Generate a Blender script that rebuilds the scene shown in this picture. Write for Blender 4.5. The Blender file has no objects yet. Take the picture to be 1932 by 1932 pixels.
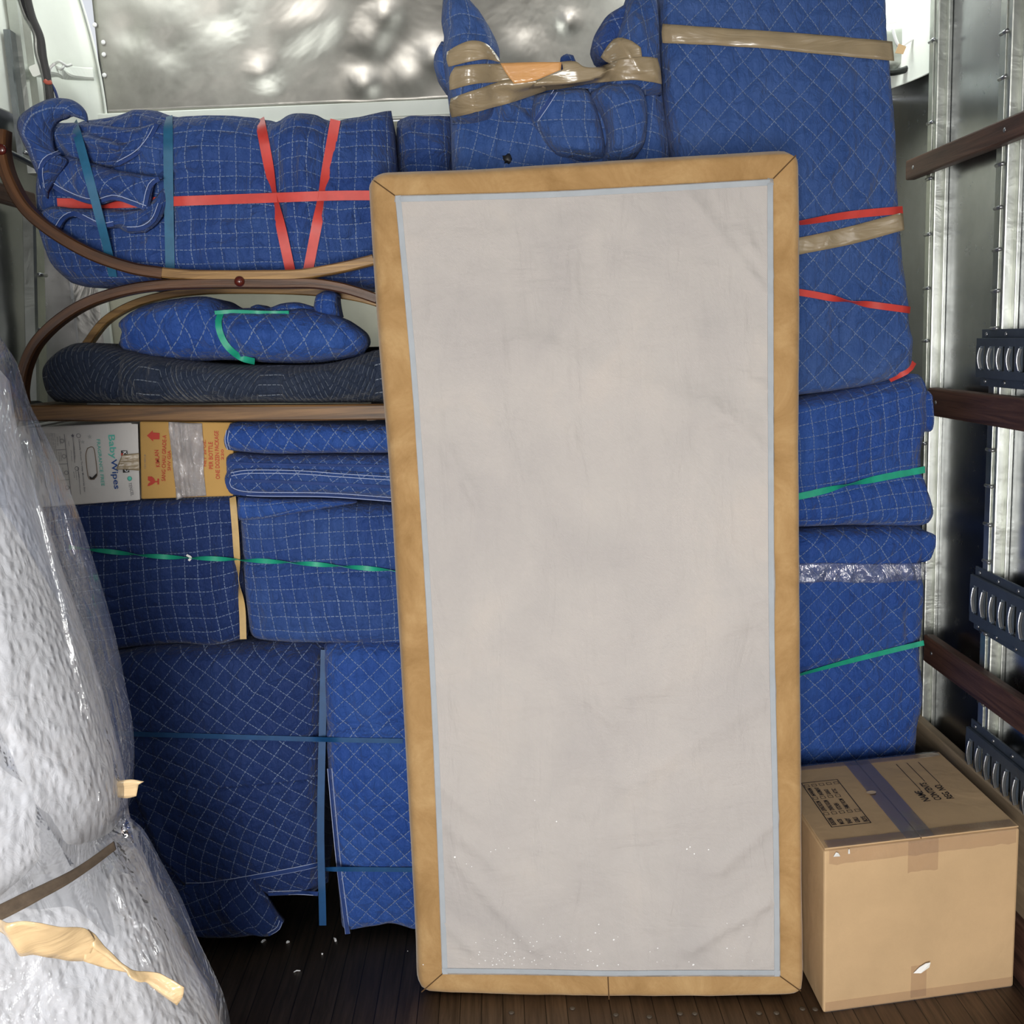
import bpy, math, random
import numpy as np
from mathutils import Vector, Matrix, noise
from mathutils.bvhtree import BVHTree

random.seed(7)
S = bpy.context.scene
COL = S.collection

# ------------------------------------------------------------------ camera
F = 1932.0
ROLL = -0.045
VPX, VPY = 930.0, 640.0
_v = Matrix.Rotation(ROLL, 3, 'Z') @ Vector(((VPX-966)/F, (966-VPY)/F, -1))
_p = math.atan(_v.y)
_yaw = math.atan2(_v.x, math.sqrt(1+_v.y**2))
RC = Matrix.Rotation(_yaw, 3, 'Z') @ Matrix.Rotation(math.pi/2-_p, 3, 'X') @ Matrix.Rotation(ROLL, 3, 'Z')
CAM = Vector((0, 0, 1.70))
cd = bpy.data.cameras.new('camera'); cd.sensor_width = 36; cd.lens = 36.0; cd.clip_start = 0.02
co = bpy.data.objects.new('camera', cd); COL.objects.link(co)
co.matrix_world = Matrix.Translation(CAM) @ RC.to_4x4()
S.camera = co

# ------------------------------------------------------------------ light
W = bpy.data.worlds.new('sky'); S.world = W; W.use_nodes = True
nt = W.node_tree; nt.nodes.clear()
_o = nt.nodes.new('ShaderNodeOutputWorld'); _b = nt.nodes.new('ShaderNodeBackground')
_g = nt.nodes.new('ShaderNodeNewGeometry'); _s = nt.nodes.new('ShaderNodeSeparateXYZ')
_r = nt.nodes.new('ShaderNodeValToRGB'); _m = nt.nodes.new('ShaderNodeMapRange')
_tc = nt.nodes.new('ShaderNodeTexCoord')
nt.links.new(_tc.outputs['Generated'], _s.inputs[0])
nt.links.new(_s.outputs['Z'], _m.inputs['Value'])
_m.inputs['From Min'].default_value = -0.6; _m.inputs['From Max'].default_value = 0.8
nt.links.new(_m.outputs[0], _r.inputs[0])
cr = _r.color_ramp
cr.elements[0].position = 0.0; cr.elements[0].color = (0.16, 0.15, 0.14, 1)
cr.elements[1].position = 1.0; cr.elements[1].color = (0.55, 0.72, 1.0, 1)
e = cr.elements.new(0.42); e.color = (0.30, 0.29, 0.27, 1)
e = cr.elements.new(0.47); e.color = (1.0, 0.98, 0.95, 1)
nt.links.new(_r.outputs[0], _b.inputs[0]); _b.inputs[1].default_value = 0.55
nt.links.new(_b.outputs[0], _o.inputs[0])

def area(name, loc, rot, sx, sy, power, col):
    l = bpy.data.lights.new(name, 'AREA'); l.shape = 'RECTANGLE'; l.size = sx; l.size_y = sy
    l.energy = power; l.color = col
    o = bpy.data.objects.new(name, l); COL.objects.link(o); o.location = loc; o.rotation_euler = rot
    return o
# daylight entering through the open rear of the truck
area('daylight_doorway', (-0.25, -1.5, 1.25), (math.radians(90), 0, math.radians(-4)), 1.0, 1.6, 98, (1.0, 0.97, 0.93))
# daylight through the translucent roof, near the nose
area('daylight_roof', (0.95, 3.25, 3.08), (math.radians(10), 0, 0), 0.7, 0.3, 7, (0.95, 1.0, 0.97))
area('daylight_roof', (-1.0, 3.2, 3.08), (math.radians(10), 0, 0), 0.6, 0.3, 2.6, (0.95, 1.0, 0.97))

S.view_settings.view_transform = 'Standard'
S.view_settings.look = 'None'
S.view_settings.exposure = 0.66
S.view_settings.gamma = 1.0
S.view_settings.use_curve_mapping = False
S.cycles.use_denoising = True
S.cycles.max_bounces = 6
S.cycles.transparent_max_bounces = 12
S.cycles.sample_clamp_indirect = 4.0

# ------------------------------------------------------------------ helpers: pixels to places
def ray(px, py):
    return RC @ Vector(((px-966)/F, (966-py)/F, -1))
def P(px, py, y):
    d = ray(px, py); return CAM + d*((y-CAM.y)/d.y)
def PZ(px, py, z=0.0):
    d = ray(px, py); return CAM + d*((z-CAM.z)/d.z)
def PX(px, py, x):
    d = ray(px, py); return CAM + d*((x-CAM.x)/d.x)
RCI = RC.transposed()
def proj(p):
    c = RCI @ (Vector(p)-CAM)
    return 966+F*c.x/(-c.z), 966-F*c.y/(-c.z)

ORG = {}
def org(o):
    return ORG.get(o.name, Vector((0, 0, 0))) if o else Vector((0, 0, 0))

def thing(name, label, cat, loc, group=None):
    o = bpy.data.objects.new(name, None); COL.objects.link(o)
    o.location = loc; o.empty_display_size = 0.05
    o['label'] = label; o['category'] = cat
    if group: o['group'] = group
    ORG[o.name] = Vector(loc)
    return o
def tag(o, label, cat, group=None):
    o['label'] = label; o['category'] = cat
    if group: o['group'] = group
    return o
def struct(o):
    o['kind'] = 'structure'; return o

def mk(name, verts, faces, mat, parent=None, uvs=None, smooth=True, label=None):
    """verts in world space, one uv per vertex"""
    og = org(parent)
    me = bpy.data.meshes.new(name)
    me.from_pydata([tuple(Vector(v)-og) for v in verts], [], faces)
    if uvs is not None:
        ul = me.uv_layers.new(name='UVMap')
        li = np.empty(len(me.loops), dtype=np.int32); me.loops.foreach_get('vertex_index', li)
        ua = np.array(uvs, dtype=np.float32)[li]
        ul.data.foreach_set('uv', ua.ravel())
    me.polygons.foreach_set('use_smooth', [smooth]*len(me.polygons))
    me.materials.append(mat); me.update()
    o = bpy.data.objects.new(name, me); COL.objects.link(o)
    if parent: o.parent = parent
    ORG[o.name] = og
    if label: o['label'] = label
    return o

def bvh(*objs):
    V = []; Fc = []
    for o in objs:
        b = len(V); og = ORG[o.name]
        V += [v.co + og for v in o.data.vertices]
        Fc += [[b+i for i in p.vertices] for p in o.data.polygons]
    return BVHTree.FromPolygons(V, Fc)
def hit(tree, px, py, off=0.004, fall=2.7):
    d = ray(px, py).normalized()
    if tree:
        loc, n, i, t = tree.ray_cast(CAM, d)
        if loc is not None:
            return loc - d*off
    return P(px, py, fall)

def box_vf(c, s, rz=0.0, bev=0.0):
    """bevelled box: centre, full sizes"""
    hx, hy, hz = s[0]/2, s[1]/2, s[2]/2
    b = min(bev, hx*.9, hy*.9, hz*.9)
    R = Matrix.Rotation(rz, 3, 'Z')
    import bmesh
    bm = bmesh.new(); bmesh.ops.create_cube(bm, size=1)
    bmesh.ops.scale(bm, vec=(s[0], s[1], s[2]), verts=bm.verts)
    if b > 0: bmesh.ops.bevel(bm, geom=bm.edges[:], offset=b, segments=2, affect='EDGES', profile=0.5)
    bm.verts.ensure_lookup_table()
    V = [R @ v.co + Vector(c) for v in bm.verts]
    Fc = [[v.index for v in f.verts] for f in bm.faces]
    bm.free(); return V, Fc
def box(name, c, s, mat, parent=None, rz=0.0, bev=0.0, label=None):
    V, Fc = box_vf(c, s, rz, bev)
    return mk(name, V, Fc, mat, parent, smooth=False, label=label)
def joined(name, parts, mat, parent=None, smooth=False, label=None):
    V = []; Fc = []
    for v, f in parts:
        b = len(V); V += list(v); Fc += [[b+i for i in q] for q in f]
    return mk(name, V, Fc, mat, parent, smooth=smooth, label=label)

def catmull(pts, n):
    """arc-length resample of a smooth curve through 3D pts"""
    pts = [np.array(p, float) for p in pts]
    if len(pts) == 2:
        return np.array([pts[0]*(1-t)+pts[1]*t for t in np.linspace(0, 1, n)])
    ex = [2*pts[0]-pts[1]] + pts + [2*pts[-1]-pts[-2]]
    out = []
    for i in range(1, len(ex)-2):
        p0, p1, p2, p3 = ex[i-1:i+3]
        for t in np.linspace(0, 1, 14, endpoint=False):
            out.append(0.5*((2*p1)+(-p0+p2)*t+(2*p0-5*p1+4*p2-p3)*t*t+(-p0+3*p1-3*p2+p3)*t**3))
    out.append(pts[-1]); out = np.array(out)
    d = np.r_[0, np.cumsum(np.linalg.norm(np.diff(out, axis=0), axis=1))]
    t = np.linspace(0, d[-1], n)
    return np.stack([np.interp(t, d, out[:, k]) for k in range(3)], 1)

def W3(pts, Y):
    return [tuple(P(p[0], p[1], p[2] if len(p) > 2 else Y)) for p in pts]
def clen(a): return float(np.linalg.norm(np.diff(a, axis=0), axis=1).sum())

def coons(top, right, bottom, left, Y, cell):
    T, Rr, B, L = [W3(c, Y) for c in (top, right, bottom, left)]
    w = max(clen(catmull(T, 40)), clen(catmull(B, 40))); h = max(clen(catmull(L, 40)), clen(catmull(Rr, 40)))
    nu = max(4, int(w/cell)); nv = max(4, int(h/cell))
    T = catmull(T, nu+1); B = catmull(B, nu+1); L = catmull(L, nv+1); Rr = catmull(Rr, nv+1)
    u = np.linspace(0, 1, nu+1)[None, :, None]; v = np.linspace(0, 1, nv+1)[:, None, None]
    G = (1-v)*T[None]+v*B[None]+(1-u)*L[:, None]+u*Rr[:, None]
    G -= (1-u)*(1-v)*T[0]+u*(1-v)*T[-1]+(1-u)*v*B[0]+u*v*B[-1]
    return G, w, h

def fbm(x, y, z, o=3):
    s = 0; a = 1
    for k in range(o):
        s += a*noise.noise(Vector((x, y, z+k*7.3))); x *= 2.1; y *= 2.1; a *= .5
    return s

def seg_d(px, py, s):
    x1, y1, x2, y2 = s[:4]
    dx, dy = x2-x1, y2-y1; L = dx*dx+dy*dy+1e-9
    t = max(0, min(1, ((px-x1)*dx+(py-y1)*dy)/L))
    ex, ey = px-(x1+t*dx), py-(y1+t*dy)
    side = (dx*ey-dy*ex)/math.sqrt(L)
    fade = 1.0
    return math.hypot(ex, ey), side, t

def bundle(name, parent, mat, top, right, bottom, left, Y, depth=0.4, r=0.06, bulge=0.03, wr=0.010,
           wrs=(5, 5), folds=(), ang=0.0, cell=0.010, seed=0, quilt=0.065, puff=0.002, uvw=0.006, taper=0.05,
           label=None, sides='LRTB', fine=0.003):
    if isinstance(mat, tuple): quilt = mat[1]; mat = Q(*mat)
    G, w, h = coons(top, right, bottom, left, Y, cell)
    nv1, nu1 = G.shape[:2]
    K = 7
    rr = r
    ca, sa = math.cos(ang), math.sin(ang)
    ctr = G.reshape(-1, 3).mean(0)
    verts = []; uvs = []
    def rnd(e):
        if e >= rr: return 0
        q = 1-e/rr; return rr*(1-math.sqrt(max(0, 1-q*q)))
    for j in range(-K, nv1+K):
        jj = min(max(j, 0), nv1-1); oj = max(-j, j-(nv1-1), 0)
        for i in range(-K, nu1+K):
            ii = min(max(i, 0), nu1-1); oi = max(-i, i-(nu1-1), 0)
            p = G[jj, ii].copy()
            u = ii/(nu1-1); v = jj/(nv1-1)
            um, vm = u*w, v*h
            eu = min(um, w-um); ev = min(vm, h-vm)
            dy = rnd(eu) + rnd(ev)
            if dy > rr: dy = rr + (dy-rr)*0.3
            dy -= bulge*(max(0, math.sin(math.pi*u))*max(0, math.sin(math.pi*v)))**0.5
            px, py = proj(p)
            cx, cz = p[0], p[2]
            n = fbm(cx*wrs[0]+seed*3.1, cz*wrs[1], seed, 3)
            dy += n*wr
            rid = 1-abs(noise.noise(Vector((cx*9+seed+cz*4, cz*13-cx*5, seed+2.2))))*2
            dy -= max(0, rid)**3*fine
            for f in folds:
                d, sd, t = seg_d(px, py, f)
                wd = f[5]
                if d < wd*3:
                    g = math.exp(-(d/wd)**2)
                    if len(f) > 6 and f[6] == 's':          # step: overlapping layer edge
                        q = 1/(1+math.exp(-sd/wd*4)); env = math.exp(-(d/(wd*2.0))**2)
                        dy -= f[4]*(q-0.5)*2*env
                    else:
                        dy -= f[4]*g
            if oi or oj:
                k = max(oi, oj)
                dd = depth*(k/K)
                dy = rr + dd + n*wr*0.5
                sc = 1 - taper*(k/K)
                p[0] = ctr[0]+(p[0]-ctr[0])*sc; p[2] = ctr[2]+(p[2]-ctr[2])*sc
                ex = depth/K
                um += (oi*ex if i > 0 else -oi*ex); vm += (oj*ex if j > 0 else -oj*ex)
            wu = um + uvw*noise.noise(Vector((cx*4, cz*4, seed+9)))*3
            wv = vm + uvw*noise.noise(Vector((cx*4, cz*4, seed+19)))*3
            U = wu*ca-wv*sa; V2 = wu*sa+wv*ca
            if quilt and not (oi or oj):
                a = abs(math.sin(math.pi*(U/quilt+.5))); b = abs(math.sin(math.pi*(V2/quilt+.5)))
                dy -= puff*min(a, b)**0.5
            verts.append((p[0], p[1]+dy, p[2])); uvs.append((U, V2))
    NU = nu1+2*K; NV = nv1+2*K
    faces = []
    for j in range(NV-1):
        for i in range(NU-1):
            a = j*NU+i
            faces.append((a, a+NU, a+NU+1, a+1))
    rim = [i for i in range(NU)] + [j*NU+NU-1 for j in range(1, NV)] + [(NV-1)*NU+i for i in range(NU-2, -1, -1)] + [j*NU for j in range(NV-2, 0, -1)]
    faces.append(rim)
    return mk(name, verts, faces, mat, parent, uvs, label=label)

def sheet(name, parent, mat, top, right, bottom, left, Y, thick=0.008, on=None, off=0.004, cell=0.012, wr=0.004,
          wrs=(8, 8), ang=0.0, seed=0, folds=(), bulge=0.0, label=None, lift=0.0, uvw=0.004, curl=0.0, relax=2):
    if isinstance(mat, tuple): mat = Q(*mat)
    """thin cloth or tape with real thickness, laid on what is behind it when `on` is given"""
    G, w, h = coons(top, right, bottom, left, Y, cell)
    nv, nu = G.shape[:2]; ca, sa = math.cos(ang), math.sin(ang)
    Fr = []; UV = []
    for j in range(nv):
        for i in range(nu):
            p = Vector(G[j, i]); px, py = proj(p)
            if on: p = hit(on, px, py, off, p.y)
            u = i/(nu-1); v = j/(nv-1)
            dy = fbm(p.x*wrs[0]+seed, p.z*wrs[1], seed, 3)*wr - bulge*(max(0, math.sin(math.pi*u)*math.sin(math.pi*v)))**0.6
            for f in folds:
                d, sd, t = seg_d(px, py, f)
                if d < f[5]*3: dy -= f[4]*math.exp(-(d/f[5])**2)
            e = min(u*w, (1-u)*w, v*h, (1-v)*h)
            if curl and e < curl: dy += curl*0.5*(1-e/curl)**2
            Fr.append(Vector((p.x, p.y+dy-lift, p.z)))
            um, vm = u*w, v*h
            um += uvw*3*noise.noise(Vector((p.x*4, p.z*4, seed+1.0))); vm += uvw*3*noise.noise(Vector((p.x*4, p.z*4, seed+11.0)))
            UV.append((um*ca-vm*sa, um*sa+vm*ca))
    if on:                                        # relax so that the sheet spans hollows
        A = np.array([v.y for v in Fr]).reshape(nv, nu)
        for _ in range(relax):
            Bp = np.pad(A, 1, mode='edge')
            m = (Bp[:-2, 1:-1]+Bp[2:, 1:-1]+Bp[1:-1, :-2]+Bp[1:-1, 2:])/4
            A = np.minimum(A, m*0.6+A*0.4)
        A = A.ravel()
        Fr = [P(*proj(v), A[k]) for k, v in enumerate(Fr)]
    Bk = [Vector((v.x, v.y+thick, v.z)) for v in Fr]
    n = nu*nv; faces = []
    for j in range(nv-1):
        for i in range(nu-1):
            a = j*nu+i
            faces.append((a, a+nu, a+nu+1, a+1)); faces.append((n+a, n+a+1, n+a+nu+1, n+a+nu))
    rim = [i for i in range(nu)] + [j*nu+nu-1 for j in range(1, nv)] + [(nv-1)*nu+i for i in range(nu-2, -1, -1)] + [j*nu for j in range(nv-2, 0, -1)]
    for a, b in zip(rim, rim[1:]+rim[:1]): faces.append((a, b, n+b, n+a))
    return mk(name, Fr+Bk, faces, mat, parent, UV+UV, label=label)

def ribbon(name, parent, mat, pts, width, Y=2.7, on=None, off=0.004, twist=0.0, thick=0.0012, step=0.012, smooth=2, label=None,
           twf=None, taut=False):
    C = catmull(W3(pts, Y), 60); L = clen(C); n = max(6, int(L/step)); C = catmull(W3(pts, Y), n)
    Q = []
    for c in C:
        px, py = proj(c)
        Q.append(hit(on, px, py, off, c[1]) if on else Vector(c))
    ys = np.array([q.y for q in Q])
    for _ in range(smooth):
        m = np.r_[ys[0], (ys[:-2]+ys[2:])/2, ys[-1]]; ys = np.minimum(ys, m) if on else ys
    if taut:                                      # stays in front of the hollows it spans
        idx = [0]
        while idx[-1] < n-1:
            i0 = idx[-1]; sl = [(ys[k]-ys[i0])/(k-i0) for k in range(i0+1, n)]
            idx.append(i0+1+int(np.argmin(sl)))
        ys = np.minimum(np.interp(range(n), idx, ys[idx]), ys)
    PXY = [proj(c) for c in C]
    if on: Q = [P(px, py, y) for (px, py), y in zip(PXY, ys)]
    V = []; UV = []; d = 0
    for k, q in enumerate(Q):
        t = (Q[min(k+1, n-1)]-Q[max(k-1, 0)]).normalized()
        view = Vector((0, -1, 0)); s = t.cross(view).normalized()
        a = twist*k/(n-1) if twf is None else twf(k/(n-1))
        R = Matrix.Rotation(a, 3, t); s2 = R @ s; nn = R @ (s.cross(t))
        if k: d += (q-Q[k-1]).length
        for sx in (-.5, .5):
            for sn in (0, 1):
                V.append(q+s2*(sx*width)+nn*(thick*(sn-.5))); UV.append((d, sx*width))
    Fc = []
    for k in range(n-1):
        a = 4*k; b = a+4
        Fc += [(a, a+2, b+2, b), (a+1, b+1, b+3, a+3), (a, b, b+1, a+1), (a+2, a+3, b+3, b+2)]
    Fc += [(0, 1, 3, 2), (4*n-4, 4*n-2, 4*n-1, 4*n-3)]
    m = len(V); V = V+V; UV = UV+UV               # edges get vertices of their own, so the flat sides shade flat
    Fc = [tuple(i+m for i in f) if (k >= 4*(n-1) or k % 4 > 1) else f for k, f in enumerate(Fc)]
    return mk(name, V, Fc, mat, parent, UV, label=label)

def bar_vf(C, wa, wb, up=Vector((0, 1, 0)), chamf=0.13):
    """sweep a chamfered rectangle; wa across in the plane of the curve, wb along `up`"""
    n = len(C); V = []
    c = chamf
    prof = [(-.5, -.5+c), (-.5, .5-c), (-.5+c, .5), (.5-c, .5), (.5, .5-c), (.5, -.5+c), (.5-c, -.5), (-.5+c, -.5)]
    for k in range(n):
        q = Vector(C[k]); t = (Vector(C[min(k+1, n-1)])-Vector(C[max(k-1, 0)])).normalized()
        s = t.cross(up).normalized(); u = s.cross(t).normalized()
        for a, b in prof: V.append(q+s*(a*wa)+u*(b*wb))
    Fc = [tuple(8*k+i for i in range(8))[::-1] for k in (0,)] + [tuple(8*(n-1)+i for i in range(8))]
    for k in range(n-1):
        for i in range(8):
            j = (i+1) % 8; Fc.append((8*k+i, 8*k+j, 8*k+8+j, 8*k+8+i))
    return V, Fc
def bar(name, parent, mat, pts, wa, wb, n=60, up=Vector((0, 1, 0)), chamf=0.13, label=None, world=False, Y=2.7, smooth=False):
    C = catmull(pts if world else W3(pts, Y), n)
    V, Fc = bar_vf(C, wa, wb, up, chamf)
    d = np.r_[0, np.cumsum(np.linalg.norm(np.diff(C, axis=0), axis=1))]
    UV = [(d[k//8], (k % 8)*0.01) for k in range(len(V))]
    o = mk(name, V, Fc, mat, parent, UV, smooth=smooth, label=label)
    return o
def tube_vf(C, r, seg=8):
    n = len(C); V = []
    for k in range(n):
        q = Vector(C[k]); t = (Vector(C[min(k+1, n-1)])-Vector(C[max(k-1, 0)])).normalized()
        a = t.orthogonal() if abs(t.z) > .9 else t.cross(Vector((0, 0, 1)))
        a.normalize(); b = t.cross(a)
        for i in range(seg):
            an = 2*math.pi*i/seg; V.append(q+a*(r*math.cos(an))+b*(r*math.sin(an)))
    Fc = [tuple(range(seg))[::-1], tuple((n-1)*seg+i for i in range(seg))]
    for k in range(n-1):
        for i in range(seg):
            j = (i+1) % seg; Fc.append((seg*k+i, seg*k+j, seg*k+seg+j, seg*k+seg+i))
    return V, Fc
def dome_vf(c, r, h, ax, seg=14, rings=5):
    """low dome with its axis along ax"""
    ax = Vector(ax).normalized(); a = ax.orthogonal().normalized(); b = ax.cross(a)
    V = []; Fc = []
    for k in range(rings):
        th = (math.pi/2)*k/rings
        for i in range(seg):
            an = 2*math.pi*i/seg
            V.append(Vector(c)+(a*math.cos(an)+b*math.sin(an))*(r*math.cos(th))+ax*(h*math.sin(th)))
    V.append(Vector(c)+ax*h)
    for k in range(rings-1):
        for i in range(seg):
            j = (i+1) % seg; Fc.append((k*seg+i, k*seg+j, (k+1)*seg+j, (k+1)*seg+i))
    for i in range(seg): Fc.append(((rings-1)*seg+i, (rings-1)*seg+(i+1) % seg, len(V)-1))
    Fc.append(tuple(range(seg))[::-1])
    return V, Fc

# ------------------------------------------------------------------ materials
class N:
    def __init__(s, name):
        s.m = bpy.data.materials.new(name); s.m.use_nodes = True; s.t = s.m.node_tree
        s.b = s.t.nodes['Principled BSDF']; s.o = s.t.nodes['Material Output']
    def n(s, typ, ins=None, **kw):
        x = s.t.nodes.new(typ)
        for k, v in kw.items(): setattr(x, k, v)
        for k, v in (ins or {}).items(): s.set(x, k, v)
        return x
    def set(s, x, k, v):
        i = x.inputs[k]
        if isinstance(v, bpy.types.NodeSocket): s.t.links.new(v, i)
        elif isinstance(v, bpy.types.Node): s.t.links.new(v.outputs[0], i)
        else: i.default_value = v
    def math(s, op, a, b=0.0, c=0.0, clamp=False):
        x = s.n('ShaderNodeMath', {0: a, 1: b, 2: c}, operation=op); x.use_clamp = clamp; return x.outputs[0]
    def mix(s, f, a, b, bt='MIX'):
        x = s.n('ShaderNodeMix', data_type='RGBA', blend_type=bt)
        s.set(x, 0, f); s.set(x, 6, a); s.set(x, 7, b); return x.outputs[2]
    def ramp(s, f, stops):
        x = s.n('ShaderNodeValToRGB', {0: f}); c = x.color_ramp
        c.elements[0].position, c.elements[0].color = stops[0][0], stops[0][1]
        c.elements[1].position, c.elements[1].color = stops[-1][0], stops[-1][1]
        for p, q in stops[1:-1]:
            e = c.elements.new(p); e.color = q
        return x.outputs[0]
    def noise(s, vec, scale, detail=4, rough=.5, dist=0.0):
        return s.n('ShaderNodeTexNoise', {'Vector': vec, 'Scale': scale, 'Detail': detail, 'Roughness': rough, 'Distortion': dist}).outputs[0]
    def obj(s): return s.n('ShaderNodeTexCoord').outputs['Object']
    def uv(s): return s.n('ShaderNodeTexCoord').outputs['UV']
    def mp(s, vec, scale=(1, 1, 1), rot=(0, 0, 0)):
        return s.n('ShaderNodeMapping', {'Vector': vec, 'Scale': scale, 'Rotation': rot}).outputs[0]
    def bump(s, h, dist=0.01, st=1.0, nrm=None):
        x = s.n('ShaderNodeBump', {'Height': h, 'Distance': dist, 'Strength': st})
        if nrm is not None: s.set(x, 'Normal', nrm)
        s.t.links.new(x.outputs[0], s.b.inputs['Normal']); return x.outputs[0]
    def P(s, **kw):
        for k, v in kw.items(): s.set(s.b, k.replace('_', ' '), v)
        return s
def rgb(r, g, b): return (r, g, b, 1)

def quilt_mat(name, base, faded, stitch, s=0.065, kind='grid', rough=0.72, thr=0.75):
    m = N(name); uv = m.uv(); ob = m.obj()
    sp = m.n('ShaderNodeSeparateXYZ', {0: uv}); U, V = sp.outputs[0], sp.outputs[1]
    wob = m.math('MULTIPLY', m.math('SUBTRACT', m.noise(uv, 9, 2), .5), 0.010)
    if kind == 'grid':
        a = m.math('FRACT', m.math('DIVIDE', m.math('ADD', U, wob), s))
        b = m.math('FRACT', m.math('DIVIDE', m.math('SUBTRACT', V, wob), s))
        da = m.math('MULTIPLY', m.math('ABSOLUTE', m.math('SUBTRACT', a, .5)), s)
        db = m.math('MULTIPLY', m.math('ABSOLUTE', m.math('SUBTRACT', b, .5)), s)
        lw = 0.0011
        la = m.math('MULTIPLY', m.math('LESS_THAN', da, lw), m.math('LESS_THAN', m.math('FRACT', m.math('DIVIDE', V, 0.011)), thr))
        lb = m.math('MULTIPLY', m.math('LESS_THAN', db, lw), m.math('LESS_THAN', m.math('FRACT', m.math('DIVIDE', U, 0.011)), thr))
        line = m.math('MAXIMUM', la, lb); dmin = m.math('MINIMUM', da, db)
        hgt = m.math('POWER', m.math('MULTIPLY', dmin, 2/s, clamp=True), 0.45)
        hsc = 0.16*s
    else:
        tri = m.math('ABSOLUTE', m.math('SUBTRACT', m.math('FRACT', m.math('DIVIDE', U, 0.30)), .5))
        tri = m.math('MULTIPLY', m.math('MINIMUM', m.math('MULTIPLY', tri, 1.0), 0.40), 0.85)
        tri = m.math('ADD', tri, m.math('MULTIPLY', wob, 2.0))
        a = m.math('FRACT', m.math('DIVIDE', m.math('ADD', V, tri), s))
        da = m.math('MULTIPLY', m.math('ABSOLUTE', m.math('SUBTRACT', a, .5)), s)
        line = m.math('MULTIPLY', m.math('LESS_THAN', da, 0.0013), m.math('LESS_THAN', m.math('FRACT', m.math('DIVIDE', U, 0.011)), 0.78))
        hgt = m.math('POWER', m.math('MULTIPLY', da, 2/s, clamp=True), 0.5)
        hsc = 0.006
    vis = m.math('MULTIPLY', m.math('ADD', m.noise(uv, 14, 2), 0.12, clamp=True), 1.15, clamp=True)
    line = m.math('MULTIPLY', line, vis)
    cn = m.ramp(m.noise(ob, 6, 6, .62), [(0.38, rgb(0, 0, 0)), (0.75, rgb(1, 1, 1))])
    col = m.mix(cn, base, faded)
    dust = m.ramp(m.noise(ob, 55, 5, .7), [(0.55, rgb(0, 0, 0)), (0.8, rgb(1, 1, 1))])
    col = m.mix(m.math('MULTIPLY', dust, 0.28), col, faded)
    col = m.mix(line, col, stitch)
    w1 = m.noise(m.mp(ob, (1, 1, 1), (0, .5, 0)), 22, 4, .55, 1.2)
    w2 = m.noise(m.mp(ob, (2.6, 2.6, .8), (0, .7, 0)), 16, 5, .6, .8)
    hh = m.math('ADD', m.math('MULTIPLY', hgt, hsc), m.math('ADD', m.math('MULTIPLY', w1, 0.018), m.math('MULTIPLY', w2, 0.022)))
    m.bump(hh, 1.0, 0.75)
    m.P(Base_Color=col, Roughness=rough); m.set(m.b, 'Specular IOR Level', 0.28)
    m.set(m.b, 'Sheen Weight', 0.12); m.set(m.b, 'Sheen Roughness', .4)
    return m.m
STITCH = rgb(0.21, 0.275, 0.43)
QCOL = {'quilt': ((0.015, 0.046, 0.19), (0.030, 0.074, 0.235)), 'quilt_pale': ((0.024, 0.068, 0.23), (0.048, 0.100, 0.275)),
        'quilt_bright': ((0.014, 0.055, 0.25), (0.026, 0.080, 0.29)), 'quilt_shaded': ((0.007, 0.024, 0.112), (0.012, 0.034, 0.135))}  # last pair: lower-left shade darkened into the cloth colour
QM = {}
def Q(c, s):
    k = (c, s)
    if k not in QM: QM[k] = quilt_mat(f'blue_{c}', rgb(*QCOL[c][0]), rgb(*QCOL[c][1]), STITCH, s=s)
    return QM[k]
M = {}
M['navy'] = quilt_mat('navy_zigzag_quilt', rgb(0.010, 0.018, 0.040), rgb(0.020, 0.030, 0.056), rgb(.26, .30, .36), s=0.040, kind='zig')

def plain(name, col, rough=.6, metal=0.0, nz=0.0, sc=20, bump=0.0, bsc=60, spec=.4):
    m = N(name); ob = m.obj()
    c = col
    if nz:
        f = m.noise(ob, sc, 5, .6)
        c = m.mix(m.ramp(f, [(0.3, rgb(0, 0, 0)), (0.7, rgb(1, 1, 1))]), rgb(*[x*(1-nz) for x in col[:3]]), rgb(*[min(1, x*(1+nz)) for x in col[:3]]))
    m.P(Base_Color=c, Roughness=rough, Metallic=metal); m.set(m.b, 'Specular IOR Level', spec)
    if bump: m.bump(m.noise(ob, bsc, 4, .6), bump, 1.0)
    return m.m
M['thread'] = plain('hem_thread', rgb(.30, .36, .55), .7)
M['binding'] = plain('hem_binding', rgb(.010, .034, .15), .75, nz=.2)
M['strap_red'] = plain('red_strap', rgb(.50, .045, .035), .45, nz=.12, sc=30)
M['strap_green'] = plain('green_strap', rgb(.012, .30, .185), .45, nz=.15, sc=30)
M['strap_teal'] = plain('teal_strap', rgb(.018, .105, .20), .5, nz=.15, sc=30)
M['strap_tan'] = plain('tan_strap', rgb(.50, .34, .14), .45, nz=.12, sc=30)
M['strap_blue'] = plain('blue_strap', rgb(.006, .055, .16), .5, nz=.15, sc=30)
def tape_mat(name, col):
    m = N(name); ob = m.obj()
    f = m.noise(m.mp(ob, (.45, 1, 2.2)), 9, 4, .5, 1.2)
    c = m.mix(m.ramp(m.noise(ob, 9, 4), [(.35, rgb(0, 0, 0)), (.7, rgb(1, 1, 1))]), rgb(*[x*.88 for x in col[:3]]), rgb(*[x*1.12 for x in col[:3]]))
    m.P(Base_Color=c, Roughness=.22); m.set(m.b, 'Specular IOR Level', .65)
    m.bump(f, 0.012, .6); return m.m
M['tape'] = tape_mat('brown_packing_tape', rgb(.30, .235, .145))
M['tape_kraft'] = tape_mat('orange_kraft', rgb(.62, .32, .12))
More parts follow.
